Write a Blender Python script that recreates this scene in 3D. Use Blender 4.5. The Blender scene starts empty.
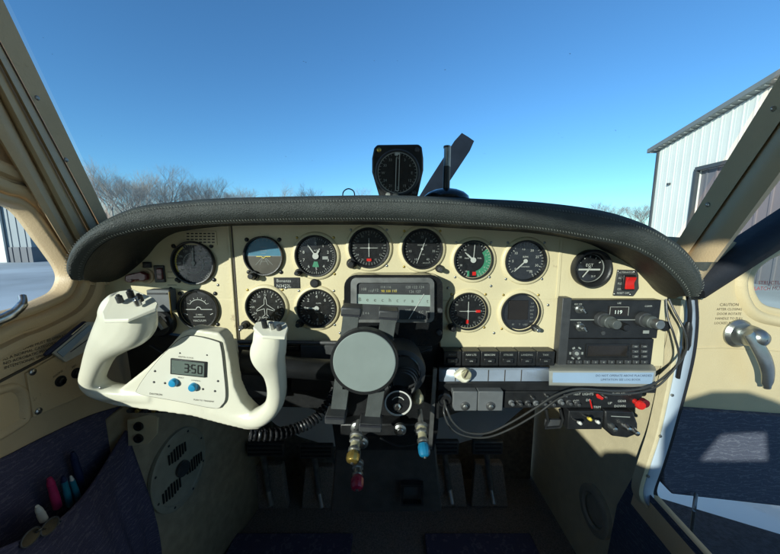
import bpy, bmesh, math, random
from mathutils import Vector as V, Matrix
from mathutils.geometry import tessellate_polygon
random.seed(7)
R = math.radians
C = bpy.context.scene.collection
CZ = 1.9                       # eye height above the apron
F = 310.0; PITCH = R(8); ca, sa = math.cos(PITCH), math.sin(PITCH)
def ray(px, py):
    u = (px-390)/F; v = (277-py)/F
    return V((u, ca+v*sa, v*ca-sa))
def P(px, py, Y):
    d = ray(px, py); return d*(Y/d.y)
def PX(px, py, X):
    d = ray(px, py); return d*(X/d.x)
def PZ(px, py, Z):
    d = ray(px, py); return d*(Z/d.z)
def PP(px, py, p0, n):
    d = ray(px, py); return d*(p0.dot(n)/d.dot(n))

# ------------------------------------------------------------------ materials
MATS = {}
def mat(name, col, rough=.5, metal=0, var=.12, scale=40, bump=.0, bscale=300, coat=0, col2=None, emis=None, spec=.5, wear=None):
    m = bpy.data.materials.new(name); m.use_nodes = True; nt = m.node_tree; N = nt.nodes; L = nt.links
    b = N['Principled BSDF']
    b.inputs['Roughness'].default_value = rough; b.inputs['Metallic'].default_value = metal
    b.inputs['Coat Weight'].default_value = coat; b.inputs['Specular IOR Level'].default_value = spec
    tc = N.new('ShaderNodeTexCoord')
    no = N.new('ShaderNodeTexNoise'); no.inputs['Scale'].default_value = scale; no.inputs['Detail'].default_value = 5
    L.new(tc.outputs['Object'], no.inputs['Vector'])
    rp = N.new('ShaderNodeValToRGB')
    c2 = col2 or tuple(c*(1-var) for c in col); c1 = col if col2 else tuple(min(1, c*(1+var)) for c in col)
    rp.color_ramp.elements[0].position = .32; rp.color_ramp.elements[1].position = .68
    rp.color_ramp.elements[0].color = (*c2, 1); rp.color_ramp.elements[1].color = (*c1, 1)
    L.new(no.outputs['Fac'], rp.inputs['Fac']); L.new(rp.outputs['Color'], b.inputs['Base Color'])
    if wear:                                            # rubbed and chipped spots, grime in soft blotches
        wc, wt, ws = wear; nw = N.new('ShaderNodeTexNoise'); nw.inputs['Scale'].default_value = ws; nw.inputs['Detail'].default_value = 9; nw.inputs['Roughness'].default_value = .68
        L.new(tc.outputs['Object'], nw.inputs['Vector']); rw_ = N.new('ShaderNodeValToRGB'); rw_.color_ramp.elements[0].position = wt; rw_.color_ramp.elements[1].position = wt+.035
        rw_.color_ramp.elements[0].color = (0,0,0,1); rw_.color_ramp.elements[1].color = (.75,.75,.75,1); L.new(nw.outputs['Fac'], rw_.inputs['Fac'])
        mw = N.new('ShaderNodeMix'); mw.data_type = 'RGBA'; L.new(rw_.outputs['Color'], mw.inputs['Factor']); L.new(rp.outputs['Color'], mw.inputs['A']); mw.inputs['B'].default_value = (*wc, 1)
        L.new(mw.outputs['Result'], b.inputs['Base Color'])
    # slight gloss variation
    mr = N.new('ShaderNodeMapRange'); mr.inputs['To Min'].default_value = max(0, rough-.08); mr.inputs['To Max'].default_value = min(1, rough+.08)
    n3 = N.new('ShaderNodeTexNoise'); n3.inputs['Scale'].default_value = scale*2.3; L.new(tc.outputs['Object'], n3.inputs['Vector'])
    L.new(n3.outputs['Fac'], mr.inputs['Value']); L.new(mr.outputs['Result'], b.inputs['Roughness'])
    if bump:
        n2 = N.new('ShaderNodeTexNoise'); n2.inputs['Scale'].default_value = bscale; n2.inputs['Detail'].default_value = 4
        L.new(tc.outputs['Object'], n2.inputs['Vector'])
        bp = N.new('ShaderNodeBump'); bp.inputs['Strength'].default_value = bump; bp.inputs['Distance'].default_value = .002
        L.new(n2.outputs['Fac'], bp.inputs['Height']); L.new(bp.outputs['Normal'], b.inputs['Normal'])
    if emis:
        b.inputs['Emission Color'].default_value = (*emis[0], 1); b.inputs['Emission Strength'].default_value = emis[1]
    MATS[name] = m; return m
def glass(name, tint, gloss=.06, rough=.0):
    m = bpy.data.materials.new(name); m.use_nodes = True; nt = m.node_tree; N = nt.nodes; L = nt.links
    N.remove(N['Principled BSDF']); out = N['Material Output']
    tr = N.new('ShaderNodeBsdfTransparent'); tr.inputs['Color'].default_value = (*tint, 1)
    gl = N.new('ShaderNodeBsdfGlossy'); gl.inputs['Roughness'].default_value = rough
    fr = N.new('ShaderNodeFresnel'); fr.inputs['IOR'].default_value = 1.2
    mu = N.new('ShaderNodeMath'); mu.operation = 'MULTIPLY'; mu.inputs[1].default_value = gloss
    mx = N.new('ShaderNodeMixShader'); L.new(fr.outputs['Fac'], mu.inputs[0]); L.new(mu.outputs[0], mx.inputs['Fac'])
    L.new(tr.outputs[0], mx.inputs[1]); L.new(gl.outputs[0], mx.inputs[2]); L.new(mx.outputs[0], out.inputs['Surface'])
    MATS[name] = m; return m
mat('panel_cream', (.68,.60,.375), .42, var=.08, scale=7, bump=.16, bscale=240, wear=((.40,.32,.20), .645, 18))
mat('trim_cream', (.60,.45,.27), .5, wear=((.42,.28,.15), .64, 14), var=.09, scale=9, bump=.25, bscale=420)
mat('wall_tan', (.62,.46,.265), .6, wear=((.36,.24,.13), .64, 14), var=.10, scale=8, bump=.3, bscale=350)
mat('door_cream', (.60,.50,.30), .5, wear=((.40,.32,.20), .67, 12), var=.06, scale=8, bump=.3, bscale=380)
mat('ivory', (.76,.74,.60), .30, wear=((.55,.50,.37), .66, 22), var=.10, scale=7, bump=.05, bscale=500, coat=.15)
mat('ivory_plate', (.72,.71,.60), .38, var=.03, scale=20)
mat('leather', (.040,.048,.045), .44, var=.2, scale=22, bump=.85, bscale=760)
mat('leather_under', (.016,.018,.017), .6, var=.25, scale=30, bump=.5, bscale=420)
mat('black', (.014,.015,.016), .38, var=.25, scale=60, bump=.12, bscale=500)
mat('black_gloss', (.012,.013,.014), .16, var=.2, scale=50)
mat('dial_black', (.014,.015,.016), .3, var=.3, scale=90, coat=.9)
mat('dark_grey', (.045,.048,.05), .45, var=.2, scale=60, bump=.12, bscale=400)
mat('mount_grey', (.075,.085,.082), .42, wear=((.16,.165,.16), .66, 40), var=.15, scale=50, bump=.2, bscale=500)
mat('face_green', (.30,.38,.34), .55, var=.05, scale=30)
mat('disc_grey', (.22,.265,.25), .62, var=.04, scale=40, bump=.06, bscale=800)
mat('white_mark', (.47,.49,.45), .5, var=.02)
mat('dim_mark', (.27,.29,.27), .5, var=.1)
mat('yellow_mark', (.7,.55,.08), .5, var=.03)
mat('green_mark', (.04,.22,.12), .5, var=.1)
mat('red', (.62,.02,.015), .35, var=.08, coat=.3)
mat('dark_red', (.10,.008,.012), .35, var=.2, coat=.3)
mat('red_text', (.55,.03,.03), .5, var=.03)
mat('dark_text', (.05,.04,.03), .6, var=.1)
mat('grey_text', (.16,.13,.09), .6, var=.1)
mat('stitch', (.20,.22,.20), .7, var=.2)
mat('metal', (.52,.52,.5), .3, 1, var=.12, scale=60)
mat('dull_metal', (.30,.31,.30), .45, .9, var=.2, scale=50)
mat('pewter', (.34,.36,.35), .32, .9, var=.12, scale=45, bump=.1)
mat('brass', (.50,.36,.10), .3, .85, var=.2, scale=60)
mat('pale_brass', (.62,.58,.38), .35, .5, var=.15, scale=60)
mat('blue_knob', (.01,.16,.30), .3, var=.15, coat=.4)
mat('blue_button', (.02,.30,.55), .3, var=.08, coat=.3)
mat('red_knob', (.28,.01,.04), .3, var=.15, coat=.4)
mat('lcd', (.13,.165,.145), .25, var=.03)
mat('lcd_dark', (.018,.015,.012), .15, var=.1)
mat('lcd_segment', (.008,.01,.01), .4, var=.02)
mat('sky_blue_dial', (.04,.17,.26), .35, var=.12)
mat('brown_dial', (.055,.05,.035), .4, var=.2)
mat('tray_sky_tint', (.40,.48,.58), .34, .4, var=.10, scale=22, bump=.1)  # blue reflection of the sky put into the base colour
mat('shelf_grey', (.36,.37,.33), .45, var=.06, scale=25)
mat('placard_blue', (.30,.42,.56), .4, var=.04, scale=25)
mat('box_grey', (.12,.13,.135), .5, var=.1, scale=50)
mat('cable', (.04,.042,.041), .3, var=.1)
mat('black_cable', (.015,.016,.018), .4, var=.1)
mat('jamb_sky_tint', (.46,.54,.62), .4, var=.06, scale=18)  # white paint with the sky's blue light put into the colour
mat('rubber', (.010,.012,.018), .7, var=.2, bump=.2)
mat('carpet_dark', (.20,.165,.14), .95, var=.35, scale=220, bump=.9, bscale=700)
mat('pedestal_dark', (.05,.045,.04), .6, var=.2, bump=.3)
mat('kick_shaded', (.36,.29,.19), .8, var=.15, scale=40, bump=.5, bscale=400)  # kick trim with footwell shade put into its colour
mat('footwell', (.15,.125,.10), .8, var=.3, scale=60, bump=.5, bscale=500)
mat('kick_tan', (.62,.54,.35), .62, var=.06, scale=40, bump=.4, bscale=500)
mat('speaker_tan', (.34,.31,.23), .6, var=.08)
mat('seat_fabric', (.42,.34,.24), .85, var=.2, scale=60, bump=.4)  # tan picked so the unseen seats bounce warm light into the footwell
mat('headliner', (.66,.58,.44), .9, var=.06, scale=60)
mat('paper', (.55,.56,.52), .6, var=.08, scale=60)
mat('navy', (.01,.02,.07), .4, var=.2)
mat('pink', (.38,.02,.10), .4, var=.1)
mat('teal', (.01,.16,.24), .4, var=.1)
mat('white_plastic', (.62,.62,.58), .4, var=.05)
mat('siding_white', (.70,.69,.63), .75, var=.03, scale=.8)
mat('siding_grey', (.16,.155,.175), .5, var=.05, scale=.8)
mat('siding_blue', (.22,.26,.28), .5, var=.04, scale=.8)
mat('wainscot', (.09,.10,.12), .5, var=.05, scale=.8)
mat('roof_grey', (.16,.17,.17), .5, var=.1, scale=1.2)
mat('soffit', (.24,.25,.235), .55, var=.08, scale=1.2)
mat('frame_dark', (.06,.065,.07), .5, var=.1, scale=2)
mat('bark', (.26,.235,.21), .9, var=.25, scale=3)
mat('twig', (.27,.245,.225), .9, var=.25, scale=2)
mat('prop_paint', (.012,.016,.024), .95, var=.15, scale=14, spec=.1)
mat('aircraft_white', (.72,.73,.72), .3, var=.02, scale=3, coat=.4)
mat('wingwalk', (.04,.04,.05), .95, var=.35, scale=90, bump=.9, bscale=260)
glass('windshield_glass', (.74,.90,.99), .35)
glass('side_glass', (.86,.92,.965), .5)
glass('door_glass', (.88,.95,.95), .5)
# navy upholstery with fine wandering lines woven in
def fabric(name, base, line, scale):
    m = bpy.data.materials.new(name); m.use_nodes = True; nt = m.node_tree; N = nt.nodes; L = nt.links
    b = N['Principled BSDF']; b.inputs['Roughness'].default_value = .95; b.inputs['Specular IOR Level'].default_value = .15
    tc = N.new('ShaderNodeTexCoord'); no = N.new('ShaderNodeTexNoise'); no.inputs['Scale'].default_value = 11; no.inputs['Detail'].default_value = 2
    L.new(tc.outputs['Object'], no.inputs['Vector'])
    mp = N.new('ShaderNodeMapping'); mp.inputs['Scale'].default_value = (.5, .5, 1.6); L.new(tc.outputs['Object'], mp.inputs['Vector'])
    ad = N.new('ShaderNodeVectorMath'); ad.operation = 'MULTIPLY_ADD'; ad.inputs[1].default_value = (.16,.16,.16)
    L.new(no.outputs['Color'], ad.inputs[0]); L.new(mp.outputs['Vector'], ad.inputs[2])
    w = N.new('ShaderNodeTexWave'); w.bands_direction = 'Z'; w.inputs['Scale'].default_value = scale; w.inputs['Distortion'].default_value = 16; w.inputs['Detail'].default_value = 3; w.inputs['Detail Scale'].default_value = 1.6; w.inputs['Detail Roughness'].default_value = .62; L.new(mp.outputs['Vector'], w.inputs['Vector'])
    rp = N.new('ShaderNodeValToRGB'); rp.color_ramp.elements[0].position = .02; rp.color_ramp.elements[1].position = .16
    rp.color_ramp.elements[0].color = (*line, 1); rp.color_ramp.elements[1].color = (*base, 1)
    L.new(w.outputs['Fac'], rp.inputs['Fac'])
    n2 = N.new('ShaderNodeTexNoise'); n2.inputs['Scale'].default_value = 600; L.new(tc.outputs['Object'], n2.inputs['Vector'])
    mx = N.new('ShaderNodeMix'); mx.data_type = 'RGBA'; mx.blend_type = 'MULTIPLY'; mx.inputs['Factor'].default_value = .6
    L.new(rp.outputs['Color'], mx.inputs['A']); L.new(n2.outputs['Fac'], mx.inputs['B']); L.new(mx.outputs['Result'], b.inputs['Base Color'])
    bp = N.new('ShaderNodeBump'); bp.inputs['Strength'].default_value = .6; bp.inputs['Distance'].default_value = .002
    L.new(n2.outputs['Fac'], bp.inputs['Height']); L.new(bp.outputs['Normal'], b.inputs['Normal'])
    MATS[name] = m
fabric('blue_fabric', (.13,.145,.20), (.21,.23,.29), 22)
fabric('purple_fabric', (.11,.10,.165), (.18,.165,.23), 22)

# ------------------------------------------------------------------ mesh builder
TEXT = {}
def text_mesh(s):
    if s in TEXT: return TEXT[s]
    cu = bpy.data.curves.new('t', 'FONT'); cu.body = s; cu.resolution_u = 2; cu.size = 1
    ob = bpy.data.objects.new('t', cu); C.objects.link(ob)
    dg = bpy.context.evaluated_depsgraph_get(); me = bpy.data.meshes.new_from_object(ob.evaluated_get(dg))
    vs = [v.co.copy() for v in me.vertices]; fs = [tuple(p.vertices) for p in me.polygons]
    bpy.data.objects.remove(ob); bpy.data.curves.remove(cu); bpy.data.meshes.remove(me)
    xs = [v.x for v in vs] or [0, 0]
    TEXT[s] = (vs, fs, min(xs), max(xs)); return TEXT[s]
ROOT = {}
class MB:
    def __init__(s, o=None, ex=None, ey=None):
        s.v = []; s.f = []; s.fr(o or V((0,0,0)), ex or V((1,0,0)), ey or V((0,0,1)))
    def fr(s, o, ex=None, ey=None):
        s.o = V(o)
        if ex is not None: s.ex = V(ex).normalized(); s.ey = (V(ey)-s.ex*V(ey).dot(s.ex)).normalized(); s.ez = s.ex.cross(s.ey)
        return s
    def t(s, p): return s.o + s.ex*p[0] + s.ey*p[1] + s.ez*p[2]
    def add(s, vs, fs, world=False):
        n = len(s.v)
        s.v += [V(p) if world else s.t(p) for p in vs]; s.f += [tuple(i+n for i in f) for f in fs]; return s
    def box(s, cx, cy, cz, sx, sy, sz, rot=0):
        c, n = math.cos(rot), math.sin(rot); vs = []
        for z in (-.5, .5):
            for x, y in ((-.5,-.5),(.5,-.5),(.5,.5),(-.5,.5)):
                X, Y = x*sx, y*sy; vs.append((cx+X*c-Y*n, cy+X*n+Y*c, cz+z*sz))
        return s.add(vs, [(3,2,1,0),(4,5,6,7),(0,1,5,4),(1,2,6,5),(2,3,7,6),(3,0,4,7)])
    def lathe(s, prof, cx=0, cy=0, n=32, a0=0, cap0=False, cap1=False, sx=1, sy=1):
        vs = []; fs = []; m = len(prof)
        for i in range(n):
            a = a0+2*math.pi*i/n
            for r, z in prof: vs.append((cx+sx*r*math.cos(a), cy+sy*r*math.sin(a), z))
        for i in range(n):
            j = (i+1) % n
            for k in range(m-1): fs.append((i*m+k, j*m+k, j*m+k+1, i*m+k+1))
        if cap1: fs.append(tuple(i*m+m-1 for i in range(n)))
        if cap0: fs.append(tuple(i*m for i in reversed(range(n))))
        return s.add(vs, fs)
    def cyl(s, cx, cy, r, z0, z1, n=24, b=.12, sx=1, sy=1):
        e = min(abs(z1-z0), r)*b
        return s.lathe([(r, z0), (r, z1-e), (r-e, z1)], cx, cy, n, cap0=True, cap1=True, sx=sx, sy=sy)
    def line(s, x0, y0, x1, y1, w, z, h=.0003):
        d = math.hypot(x1-x0, y1-y0); return s.box((x0+x1)/2, (y0+y1)/2, z, d, w, h, math.atan2(y1-y0, x1-x0))
    def ticks(s, r0, r1, a0, a1, n, w, z, closed=False):
        for i in range(n):
            a = R(a0+(a1-a0)*i/(n if closed else n-1)); s.line(r0*math.sin(a), r0*math.cos(a), r1*math.sin(a), r1*math.cos(a), w, z)
        return s
    def arc(s, r0, r1, a0, a1, z, n=24, h=.0003, cx=0, cy=0):
        vs = []; fs = []
        for i in range(n+1):
            a = R(a0+(a1-a0)*i/n)
            for r in (r0, r1): vs.append((cx+r*math.sin(a), cy+r*math.cos(a), z))
        for i in range(n): fs.append((2*i, 2*i+1, 2*i+3, 2*i+2))
        return s.add(vs, fs)
    def text(s, t, x, y, size, z=.0004, rot=0, align=.5):
        vs, fs, a, b = text_mesh(t); off = a+(b-a)*align; c, n = math.cos(rot), math.sin(rot)
        return s.add([(x+((p.x-off)*c-(p.y-.35)*n)*size, y+((p.x-off)*n+(p.y-.35)*c)*size, z) for p in vs], fs)
    def prism(s, pts, z0, z1, holes=(), back=True):
        loops = [[(p[0], p[1]) for p in pts]]+[[(p[0], p[1]) for p in h] for h in holes]
        tri = tessellate_polygon([[V((x, y, 0)) for x, y in l] for l in loops]); flat = [p for l in loops for p in l]; n = len(flat)
        vs = [(x, y, z1) for x, y in flat]+[(x, y, z0) for x, y in flat]; fs = []
        for t in tri:
            a, b, c = (V((*flat[i], 0)) for i in t)
            if (b-a).cross(c-a).z < 0: t = (t[0], t[2], t[1])
            fs.append(tuple(t))
            if back: fs.append((t[2]+n, t[1]+n, t[0]+n))
        k = 0
        for li, l in enumerate(loops):
            area = sum(l[i][0]*l[(i+1) % len(l)][1]-l[(i+1) % len(l)][0]*l[i][1] for i in range(len(l)))
            fl = (area > 0) == (li == 0)
            for i in range(len(l)):
                a, b = k+i, k+(i+1) % len(l); fs.append((a+n, b+n, b, a) if fl else (b+n, a+n, a, b))
            k += len(l)
        return s.add(vs, fs)
    def tube(s, pts, r, n=8, closed=False, world=True, cap=True):
        pts = [V(p) for p in pts] if world else [s.t(p) for p in pts]; rs = r if isinstance(r, (list, tuple)) else [r]*len(pts)
        m = len(pts); vs = []; fs = []; up = None
        for i in range(m):
            a = pts[(i-1) % m] if closed or i else pts[i]; b = pts[(i+1) % m] if closed or i < m-1 else pts[i]
            t = (b-a).normalized()
            if up is None: up = t.orthogonal().normalized()
            up = (up-t*up.dot(t)).normalized(); w = t.cross(up)
            for k in range(n):
                an = 2*math.pi*k/n; vs.append(pts[i]+(up*math.cos(an)+w*math.sin(an))*rs[i])
        for i in range(m if closed else m-1):
            j = (i+1) % m
            for k in range(n): l = (k+1) % n; fs.append((i*n+k, i*n+l, j*n+l, j*n+k))
        if not closed and cap: fs.append(tuple(reversed(range(n)))); fs.append(tuple((m-1)*n+k for k in range(n)))
        return s.add(vs, fs, True)
    def loft(s, rows):
        m = len(rows[0]); vs = [p for r in rows for p in r]; fs = []
        for i in range(len(rows)-1):
            for k in range(m-1): fs.append((i*m+k, i*m+k+1, (i+1)*m+k+1, (i+1)*m+k))
        return s.add(vs, fs, True)
    def build(s, name, material, parent=None, bevel=0, smooth=38, label=None, cat=None, group=None, kind=None, solid=0, mods=None):
        me = bpy.data.meshes.new(name)
        if parent is not None: o = ROOT[parent.name]
        else:
            xs = [p.x for p in s.v]; ys = [p.y for p in s.v]; zs = [p.z for p in s.v]
            o = V(((min(xs)+max(xs))/2, (min(ys)+max(ys))/2, min(zs)))
        me.from_pydata([p-o for p in s.v], [], s.f); me.validate(); me.update()
        if smooth:
            me.polygons.foreach_set('use_smooth', [True]*len(me.polygons)); me.set_sharp_from_angle(angle=R(smooth))
        me.materials.append(MATS[material])
        ob = bpy.data.objects.new(name, me); C.objects.link(ob)
        if parent is not None: ob.parent = parent
        else: ob.location = o+V((0, 0, CZ))
        ROOT[ob.name] = o
        if mods: mods(ob)
        if solid:
            q = ob.modifiers.new('solid', 'SOLIDIFY'); q.thickness = solid; q.offset = -1
        if bevel:
            q = ob.modifiers.new('bevel', 'BEVEL'); q.width = bevel; q.segments = 2; q.limit_method = 'ANGLE'; q.angle_limit = R(40); q.harden_normals = False
        tag(ob, label, cat, group, kind); return ob
def tag(o, label=None, cat=None, group=None, kind=None):
    for k, v in (('label', label), ('category', cat), ('group', group), ('kind', kind)):
        if v: o[k] = v
    return o
def thing(name, label, cat, loc, group=None):
    o = bpy.data.objects.new(name, None); C.objects.link(o); o.location = V(loc)+V((0,0,CZ)); o.empty_display_size = .01
    ROOT[o.name] = V(loc); return tag(o, label, cat, group)
def spline(pts, n):
    pts = [V(p) for p in pts]; out = []
    for i in range(len(pts)-1):
        p0 = pts[max(i-1, 0)]; p1 = pts[i]; p2 = pts[i+1]; p3 = pts[min(i+2, len(pts)-1)]
        for k in range(n):
            t = k/n; out.append(.5*((2*p1)+(p2-p0)*t+(2*p0-5*p1+4*p2-p3)*t*t+(3*p1-p0-3*p2+p3)*t**3))
    out.append(pts[-1]); return out
def cspline(pts, n):
    pts = [V(p) for p in pts]; m = len(pts); out = []
    for i in range(m):
        p0, p1, p2, p3 = pts[i-1], pts[i], pts[(i+1) % m], pts[(i+2) % m]
        for k in range(n):
            t = k/n; out.append(.5*((2*p1)+(p2-p0)*t+(2*p0-5*p1+4*p2-p3)*t*t+(3*p1-p0-3*p2+p3)*t**3))
    return out
X3, Z3, Y3 = V((1,0,0)), V((0,0,1)), V((0,1,0))
def at(px, py, Y): return MB(P(px, py, Y), X3, Z3)          # local frame facing the cabin, at a point of the plane Y
def K(Y): return Y/F/.985                                      # metres per photo pixel on that plane
def poly(pts, Y): return [((P(x, y, Y)).x, (P(x, y, Y)).z) for x, y in pts]
def YF(Y): return MB(V((0, Y, 0)), X3, Z3)                     # frame with world x,z coordinates on the plane Y (ez points to the cabin)
def pbox(mb, x0, y0, x1, y1, Y, depth):                        # box whose front face spans those corners on the plane Y
    a, b = P(x0, y0, Y), P(x1, y1, Y); mb.fr(V((0, Y, 0)), X3, Z3)
    return mb.box((a.x+b.x)/2, (a.z+b.z)/2, -depth/2, abs(b.x-a.x), abs(b.z-a.z), depth)
def dome(r, h, n=6): return [(r*math.cos(math.pi/2*i/n), h*math.sin(math.pi/2*i/n)) for i in range(n)]+[(r*.02, h)]
# ================================================================== world, sun, camera
sc = bpy.context.scene
w = bpy.data.worlds.new('World'); sc.world = w; w.use_nodes = True
SUN = V((-.62,-.78,.27)).normalized()
el = math.asin(SUN.z); az = math.atan2(SUN.x, SUN.y)
sk = w.node_tree.nodes.new('ShaderNodeTexSky'); sk.sky_type = 'NISHITA'; sk.sun_disc = False
sk.sun_elevation = el; sk.sun_rotation = az; sk.air_density = 1.0; sk.dust_density = 0; sk.ozone_density = 3
bg = w.node_tree.nodes['Background']; bg.inputs['Strength'].default_value = .15
mx = w.node_tree.nodes.new('ShaderNodeMix'); mx.data_type = 'RGBA'; mx.blend_type = 'MULTIPLY'; mx.inputs['Factor'].default_value = 1; mx.inputs['B'].default_value = (.62,.88,1,1)
w.node_tree.links.new(sk.outputs['Color'], mx.inputs['A']); w.node_tree.links.new(mx.outputs['Result'], bg.inputs['Color'])
ld = bpy.data.lights.new('sun', 'SUN'); ld.energy = 5; ld.angle = R(.5); ld.color = (1, .91, .74)
lo = bpy.data.objects.new('sun', ld); C.objects.link(lo); lo.rotation_euler = (-SUN).to_track_quat('-Z', 'Y').to_euler(); lo.location = (0,0,20)
cd = bpy.data.cameras.new('camera'); cam = bpy.data.objects.new('camera', cd); C.objects.link(cam); sc.camera = cam
cd.sensor_width = 36; cd.lens = F/780*36; cd.clip_start = .01; cd.clip_end = 6000
cam.location = (0, 0, CZ); cam.rotation_euler = (R(90)-PITCH, 0, 0)
sc.view_settings.view_transform = 'Standard'; sc.view_settings.look = 'None'; sc.view_settings.gamma = 1; sc.view_settings.exposure = .4
sc.view_settings.use_curve_mapping = False
sc.cycles.max_bounces = 8; sc.cycles.transparent_max_bounces = 16

# ================================================================== outside
g = MB(); g.add([(-3000,-3000,-CZ),(3000,-3000,-CZ),(3000,3000,-CZ),(-3000,3000,-CZ)], [(0,1,2,3)], True)
mat('apron', (.50,.54,.54), .7, var=.35, scale=.22, bump=.3, bscale=3)
g.build('ground', 'apron', kind='structure')

# white hangar to the right, gable towards us
p0 = V((14.2, 17, 0)); wd = V((-.087, -.996, 0)).normalized(); wn = wd.cross(Z3)
hg = thing('hangar', 'white ribbed metal hangar beyond the right windshield post with grey overhanging roof', 'hangar', V((22, 17, -CZ)))
def HP(px, py): return PP(px, py, p0, wn)
def hs(p): q = p-p0; return (q.dot(wd), q.z)
e0 = hs(HP(660, 150)); e1 = hs(HP(780, 81)); slope = (e1[1]-e0[1])/(e1[0]-e0[0]); s0 = e0[0]; half = 9.5
top = lambda s: e0[1]+slope*(s-s0) if s < s0+half else e0[1]+slope*(2*half-(s-s0))
dl = hs(HP(691, 222))[0]; dt = hs(HP(697, 171))[1]; dr = dl+7.5
b = MB(p0, wd, Z3)
b.prism([(s0,-CZ),(dl,-CZ),(dl,dt),(dr,dt),(dr,-CZ),(s0+2*half,-CZ),(s0+2*half,top(s0+2*half)),(s0+half,top(s0+half)),(s0,e0[1])], -.25, 0)
s = s0+.22
while s < s0+2*half-.1:
    z0 = dt+.12 if dl-.1 < s < dr+.1 else -CZ
    for q in (-.03, 0): pass
    h = top(s)-.02; b.box(s, (z0+h)/2, .009, .06, h-z0, .018)
    b.box(s+.15, (z0+h)/2, .003, .03, h-z0, .006)
    s += .44
b.build('wall', 'siding_white', hg)
sd = MB(p0, wd, Z3)
for (x, depth) in ((s0, 30),):
    sd.box(x-.002, (e0[1]-CZ)/2, -10.3, .1, e0[1]+CZ, 20)
sd.build('side_wall', 'siding_white', hg)
d = MB(p0, wd, Z3); d.box((dl+dr)/2, (dt-CZ)/2, -.2, dr-dl, dt+CZ, .05)
s = dl+.3
while s < dr-.1: d.box(s, (dt-CZ)/2, -.155, .08, dt+CZ, .04); s += .46
hd_ = d.build('hangar_door', 'siding_grey', hg)
d = MB(p0, wd, Z3); d.box(dl, (dt-CZ)/2, .04, .14, dt+CZ+.14, .16); d.box(dr, (dt-CZ)/2, .04, .14, dt+CZ+.14, .16); d.box((dl+dr)/2, dt+.07, .05, dr-dl, .16, .18)
d.build('door_frame', 'frame_dark', hd_)
tr = MB(p0, wd, Z3); tr.box(s0-.06, (e0[1]-CZ)/2, .02, .12, e0[1]+CZ, .12); tr.build('corner_trim', 'frame_dark', hg)
vt = MB(p0, wd, Z3); q = hs(HP(670, 184)); vt.box(q[0], q[1], .07, .14, .10, .12); vt.build('wall_lamp', 'frame_dark', hg, bevel=.02)
OV = .36
rf = MB(p0, wd, Z3); so = MB(p0, wd, Z3)
for sg in (0, 1):
    xa, xb = (s0-.42, s0+half) if sg == 0 else (s0+2*half+.75, s0+half)
    za, zb = e0[1]-.42*slope+.02, top(s0+half)+.02
    vs = [(xa,za,OV),(xb,zb,OV),(xb,zb,-20),(xa,za,-20)]; up = .2
    rf.add([*vs, *[(x,y+up,z) for x,y,z in vs]], [(4,5,6,7),(0,1,5,4),(3,0,4,7),(2,3,7,6)])
    so.add([(x,y-.004,z) for x,y,z in vs], [(3,2,1,0)])
    L_ = math.hypot(xb-xa, zb-za); n = int(L_/.3)
    for i in range(n):
        t = (i+.5)/n; x, y = xa+(xb-xa)*t, za+(zb-za)*t-.03
        so.box(x, y, OV/2-.02, .03, .05, OV-.06, math.atan2(zb-za, xb-xa))
rf = rf.build('roof', 'roof_grey', hg); so.build('soffit', 'soffit', rf)

# long low hangar seen through the left side window
lb = thing('storage_building', 'pale blue metal building with dark wainscot seen through the left side window', 'building', V((-34, 22, -CZ)))
Y0 = 20.6; xr = P(34, 262, Y0).x
b = MB(V((xr, Y0, 0)), X3, Z3); b.box(-15, .9, -1.2, 30, 3.6, 2.4)
for i in range(60): b.box(-.3-.48*i, .9, .02, .06, 3.6, .04)
b.build('wall', 'siding_blue', lb)
b = MB(V((xr, Y0, 0)), X3, Z3); b.box(-15, -1.4, -1.16, 30.04, 1.0, 2.42); [b.box(-.3-.48*i, -1.4, .07, .06, 1.0, .04) for i in range(60)]
b.build('wainscot', 'wainscot', lb)
b = MB(V((xr, Y0, 0)), X3, Z3); b.box(-15, 2.8, -1.2, 30.6, .2, 3.0); b.build('roof', 'roof_grey', lb)
b = MB(V((xr, Y0, 0)), X3, Z3); b.box(P(1,230,Y0).x-xr, .3, .12, .5, 4.4, .12); b.build('door_post', 'white_plastic', lb)
b = MB(); p = P(46, 250, 26)
for i in range(14):
    b.fr(V((p.x+random.uniform(-1.6,1.6), 26+random.uniform(-.5,.5), -CZ-.02)), X3, Y3); b.lathe([(r*random.uniform(.8,1.1), z) for r, z in dome(random.uniform(.4,.8), random.uniform(.4,.75))], n=14, cap1=True)
b.build('snow_bank', 'paper', kind='structure')

# bare winter trees
def branch(tw, tr_, p, d, L, r, depth, rnd):
    steps = 3 if depth < 5 else 2; pts = [p.copy()]; rs = [r]
    for i in range(steps):
        d = (d+V((rnd.uniform(-.16,.16), rnd.uniform(-.16,.16), rnd.uniform(-.02,.12)))).normalized()
        p = p+d*(L/steps); pts.append(p.copy()); rs.append(r*(1-.4*(i+1)/steps))
    (tr_ if depth < 2 else tw).tube(pts, rs, 5 if depth < 2 else 3, cap=False)
    if depth >= 7: return
    n = 3
    for k in range(n):
        ax = V((rnd.gauss(0,1), rnd.gauss(0,1), rnd.gauss(0,.35))).normalized(); sp = rnd.uniform(.3,.65)
        st = pts[-1] if k < 2 else pts[-2]
        branch(tw, tr_, st, (d+ax*sp).normalized(), L*rnd.uniform(.62,.82), r*.54, depth+1, rnd)
def tree(seed, H):
    rnd = random.Random(seed); tw, tr_ = MB(), MB()
    branch(tw, tr_, V((0,0,0)), V((0,0,1)), H*.26, H*.016, 0, rnd)
    zmax = max(v.z for v in tw.v); k = H/zmax
    for m_ in (tw, tr_): m_.v = [v*k for v in m_.v]
    return tw, tr_
protos = []
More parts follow.
